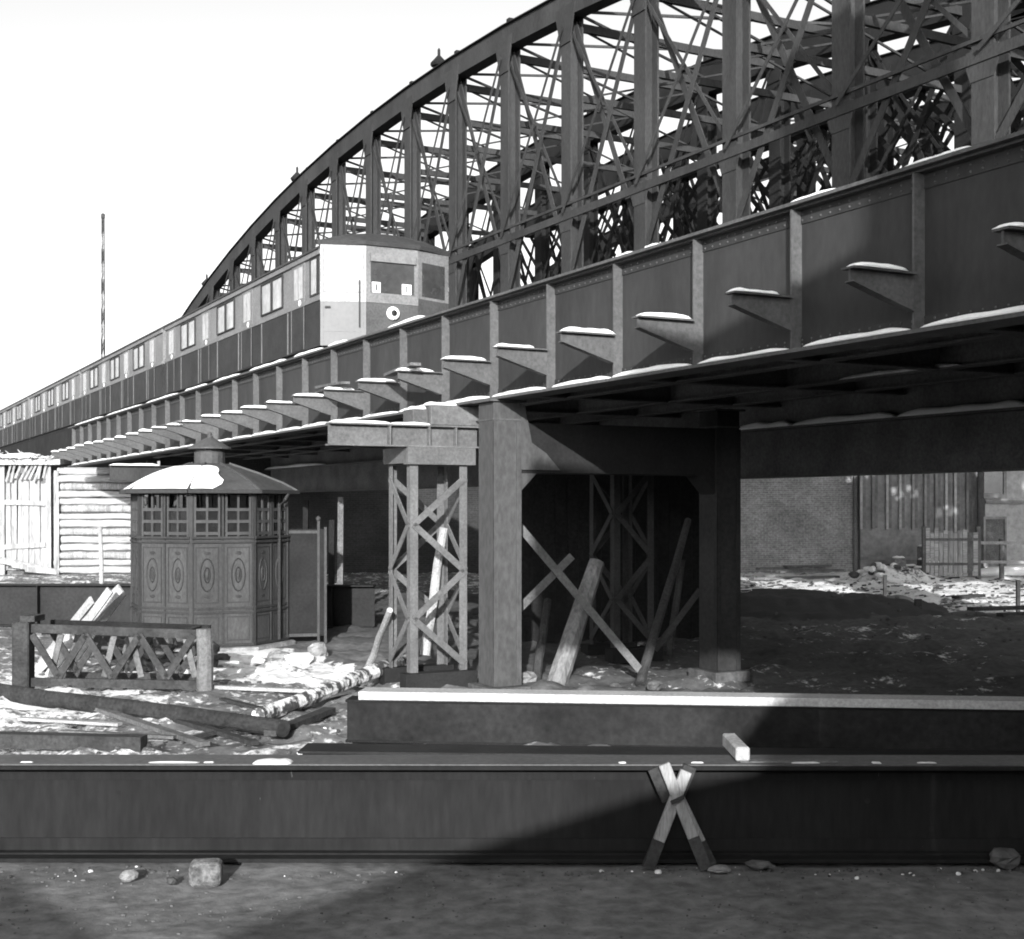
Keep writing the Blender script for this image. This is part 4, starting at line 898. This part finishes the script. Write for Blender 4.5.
# rubble, stone blocks, boards and stakes on the sunny ground
rnd = random.Random(17)
sh = Thing('snowy_rubble_heap', 'snow covered rubble heap in front of the downpipe', 'rubble', (bx(886, 49.5), 49.8, .1))
for k in range(26):
    x = rnd.gauss(0, .55); sh.part('lump', MB().rock((x, rnd.uniform(-.6, .5), max(.05, .55 - abs(x)*.4) * rnd.uniform(.3, 1.2)), (rnd.uniform(.1, .26), .2, rnd.uniform(.07, .16)), k), SNOWW if k % 3 else STONED)
for k, (px, py, w_, h_) in enumerate(((893, 566, .55, .3), (900, 560, .5, .5), (912, 571, .6, .35), (920, 570, .5, .3), (926, 563, .5, .55), (926, 551, .35, .6), (934, 571, .6, .5), (942, 565, .5, .35))):
    p = gnd(px, 575); z = max(0, CAMZ - (py - HOR) / F * p.y); z = 0 if z < .45 else z - .42
    o = solo('stone_block', MB().box(-w_/2, w_/2, -.2, .2, -.05, h_), STONE if k % 2 else STONED, ('flat stone block at the left end of the block pile', 'tall dark block behind the left end of the block pile', 'wide low block in the middle of the block pile', 'small block right of the wide low one', 'upright block near the fence post in the pile', 'block standing on top of the pile', 'wide block at the right of the pile', 'last block at the right end of the pile')[k], 'stone', Vector((p.x, p.y + .2 * (k % 3), z)), rnd.uniform(-.4, .4), 'stone blocks piled by the fence', bev=.04, off=(0,0,0))
    c_ = link('snow_cap', snow_lump('x', w_ * .9, .36, .08, 220 + k).mesh('snow_cap', SNOW, smooth=True), o, (-w_ * .45, 0, h_))
for k, (x0, x1, py, z) in enumerate(((752, 838, 580, .05), (778, 842, 577, .2), (785, 845, 574, .3), (758, 800, 575, .25), (1000, 1040, 619, .1), (970, 1040, 617, .2), (955, 982, 600, .08))):
    p, q = gnd(x0, py), gnd(x1, py - 2); zz = Vector((0, 0, z))
    solo('stacked_plank', MB().bar(p + zz, q + zz, .25, .09), WOODG if k < 4 else WOODD, ('lowest board of the pile before the plastered wall', 'middle board of the pile before the plastered wall', 'topmost board of the pile before the plastered wall', 'short board at the left of the pile by the plastered wall', 'dark board on the ground at the right picture edge', 'upper dark board on the ground at the right picture edge', 'short dark board lying on the sunny snow')[k], 'plank', p)
for k, (px, yb, yt) in enumerate(((885, 605, 575), (1018, 612, 580), (918, 612, 599))):
    p = gnd(px, yb); q = at(px, yt, p.y); p.z = -.05
    solo('stake', MB().bar(p, q, .09 if k < 2 else .18, .09), WOODD, ('thin dark stake standing at the edge of the dark mound', 'thin dark stake standing at the right picture edge', 'stubby dark stake at the right foot of the mound')[k], 'stake', p)
for k, (px, py, r, lab) in enumerate(((527, 684, .17, 'round pale stone beside the foot of the leaning log'), (615, 690, .1, 'stone lying under the end of the long diagonal brace'), (655, 690, .13, 'stone lying before the dark lattice tower'))):
    solo('rubble_stone', MB().rock((0,0,r*.5), (r, r, r*.7), k + 50), STONE if k == 0 else STONED, lab, 'stone', gnd(px, py), 0, off=(0,0,0))

yd = MB(); rnd = random.Random(91)
for k in range(420):
    x = rnd.uniform(7, 21); y = rnd.uniform(40, 52) if x < 12 else rnd.uniform(35, 52); L_2 = rnd.uniform(.06, .5) * rnd.random(); a_ = rnd.uniform(-.5, .5)
    z = gh(x, y); yd.bar((x, y, z + .015), (x + L_2 + .04, y + a_ * L_2, z + rnd.uniform(.01, .05)), rnd.uniform(.03, .09), rnd.uniform(.02, .06))
solo('wood_scraps', yd, WOODD, 'dark scraps of wood and brick strewn over the sunny yard', 'scraps', (0,0,0), kind='stuff')
# ------------------------------------------------------------------ unseen building added behind the camera, outline cut to cast the shade
cz, sz = math.cos(SUN_AZ), math.sin(SUN_AZ)
def rear(c, d): return Vector((c * cz - d * sz, -c * sz - d * cz, 0))
rb = Thing('shade_building', 'unseen brick building added behind the camera and shaped to cast shade', 'building', rear(4, 8), -SUN_AZ)
k_ = 8 * math.tan(SUN_EL)
low = [(-14, -.2), (-14, 2.75+k_), (-4.1, 2.62+k_), (-2.95, 2.27+k_), (-2.8, 1.8+k_), (-2.4, 1.8+k_), (-2.2, 2.26+k_), (-1.07, 2.74+k_), (.79, 3.34+k_), (1.55, 3.5+k_), (2.4, 4.6+k_), (2.94, 4.9+k_), (2.94, -.2)]  # outline traced back along the sun from the foreground shade edges
rb.part('low_shade_wall', MB().prism([(a - 4, b) for a, b in low], lambda a, b, t: (a, t, b), 0, -5), BRICK2)
tall = [(2.95, -.2), (2.95, 11.4+k_), (4.6, 11.6+k_), (4.6, 19.5+k_), (7.0, 19.5+k_), (7.0, 10.8+k_), (9, 9.6+k_), (12, 8.4+k_), (30, 8.0+k_), (30, -.2)]  # raised step added to darken the trusses at upper right
rb.part('wall', MB().prism([(a - 4, b) for a, b in tall], lambda a, b, t: (a, t, b), 0, -9), BRICK2)
rb.part('shade_slab', MB().box(-.42 - 4, 2.949 - 4, -3, .0, 6.95 + k_, 8.75 + k_), BRICK2)  # unseen slab added to shade the portal cross beam and second column
for i in range(5):
    for j in range(3): w_ = rb.part('window', MB().box(.8 + i*4, 2.0 + i*4, .0005, .03, 2 + j*3.6, 4 + j*3.6), GLASS); rb.part('window_sill', MB().box(.7 + i*4, 2.1 + i*4, .001, .12, 1.88 + j*3.6, 1.99 + j*3.6), PLASTL, w_)
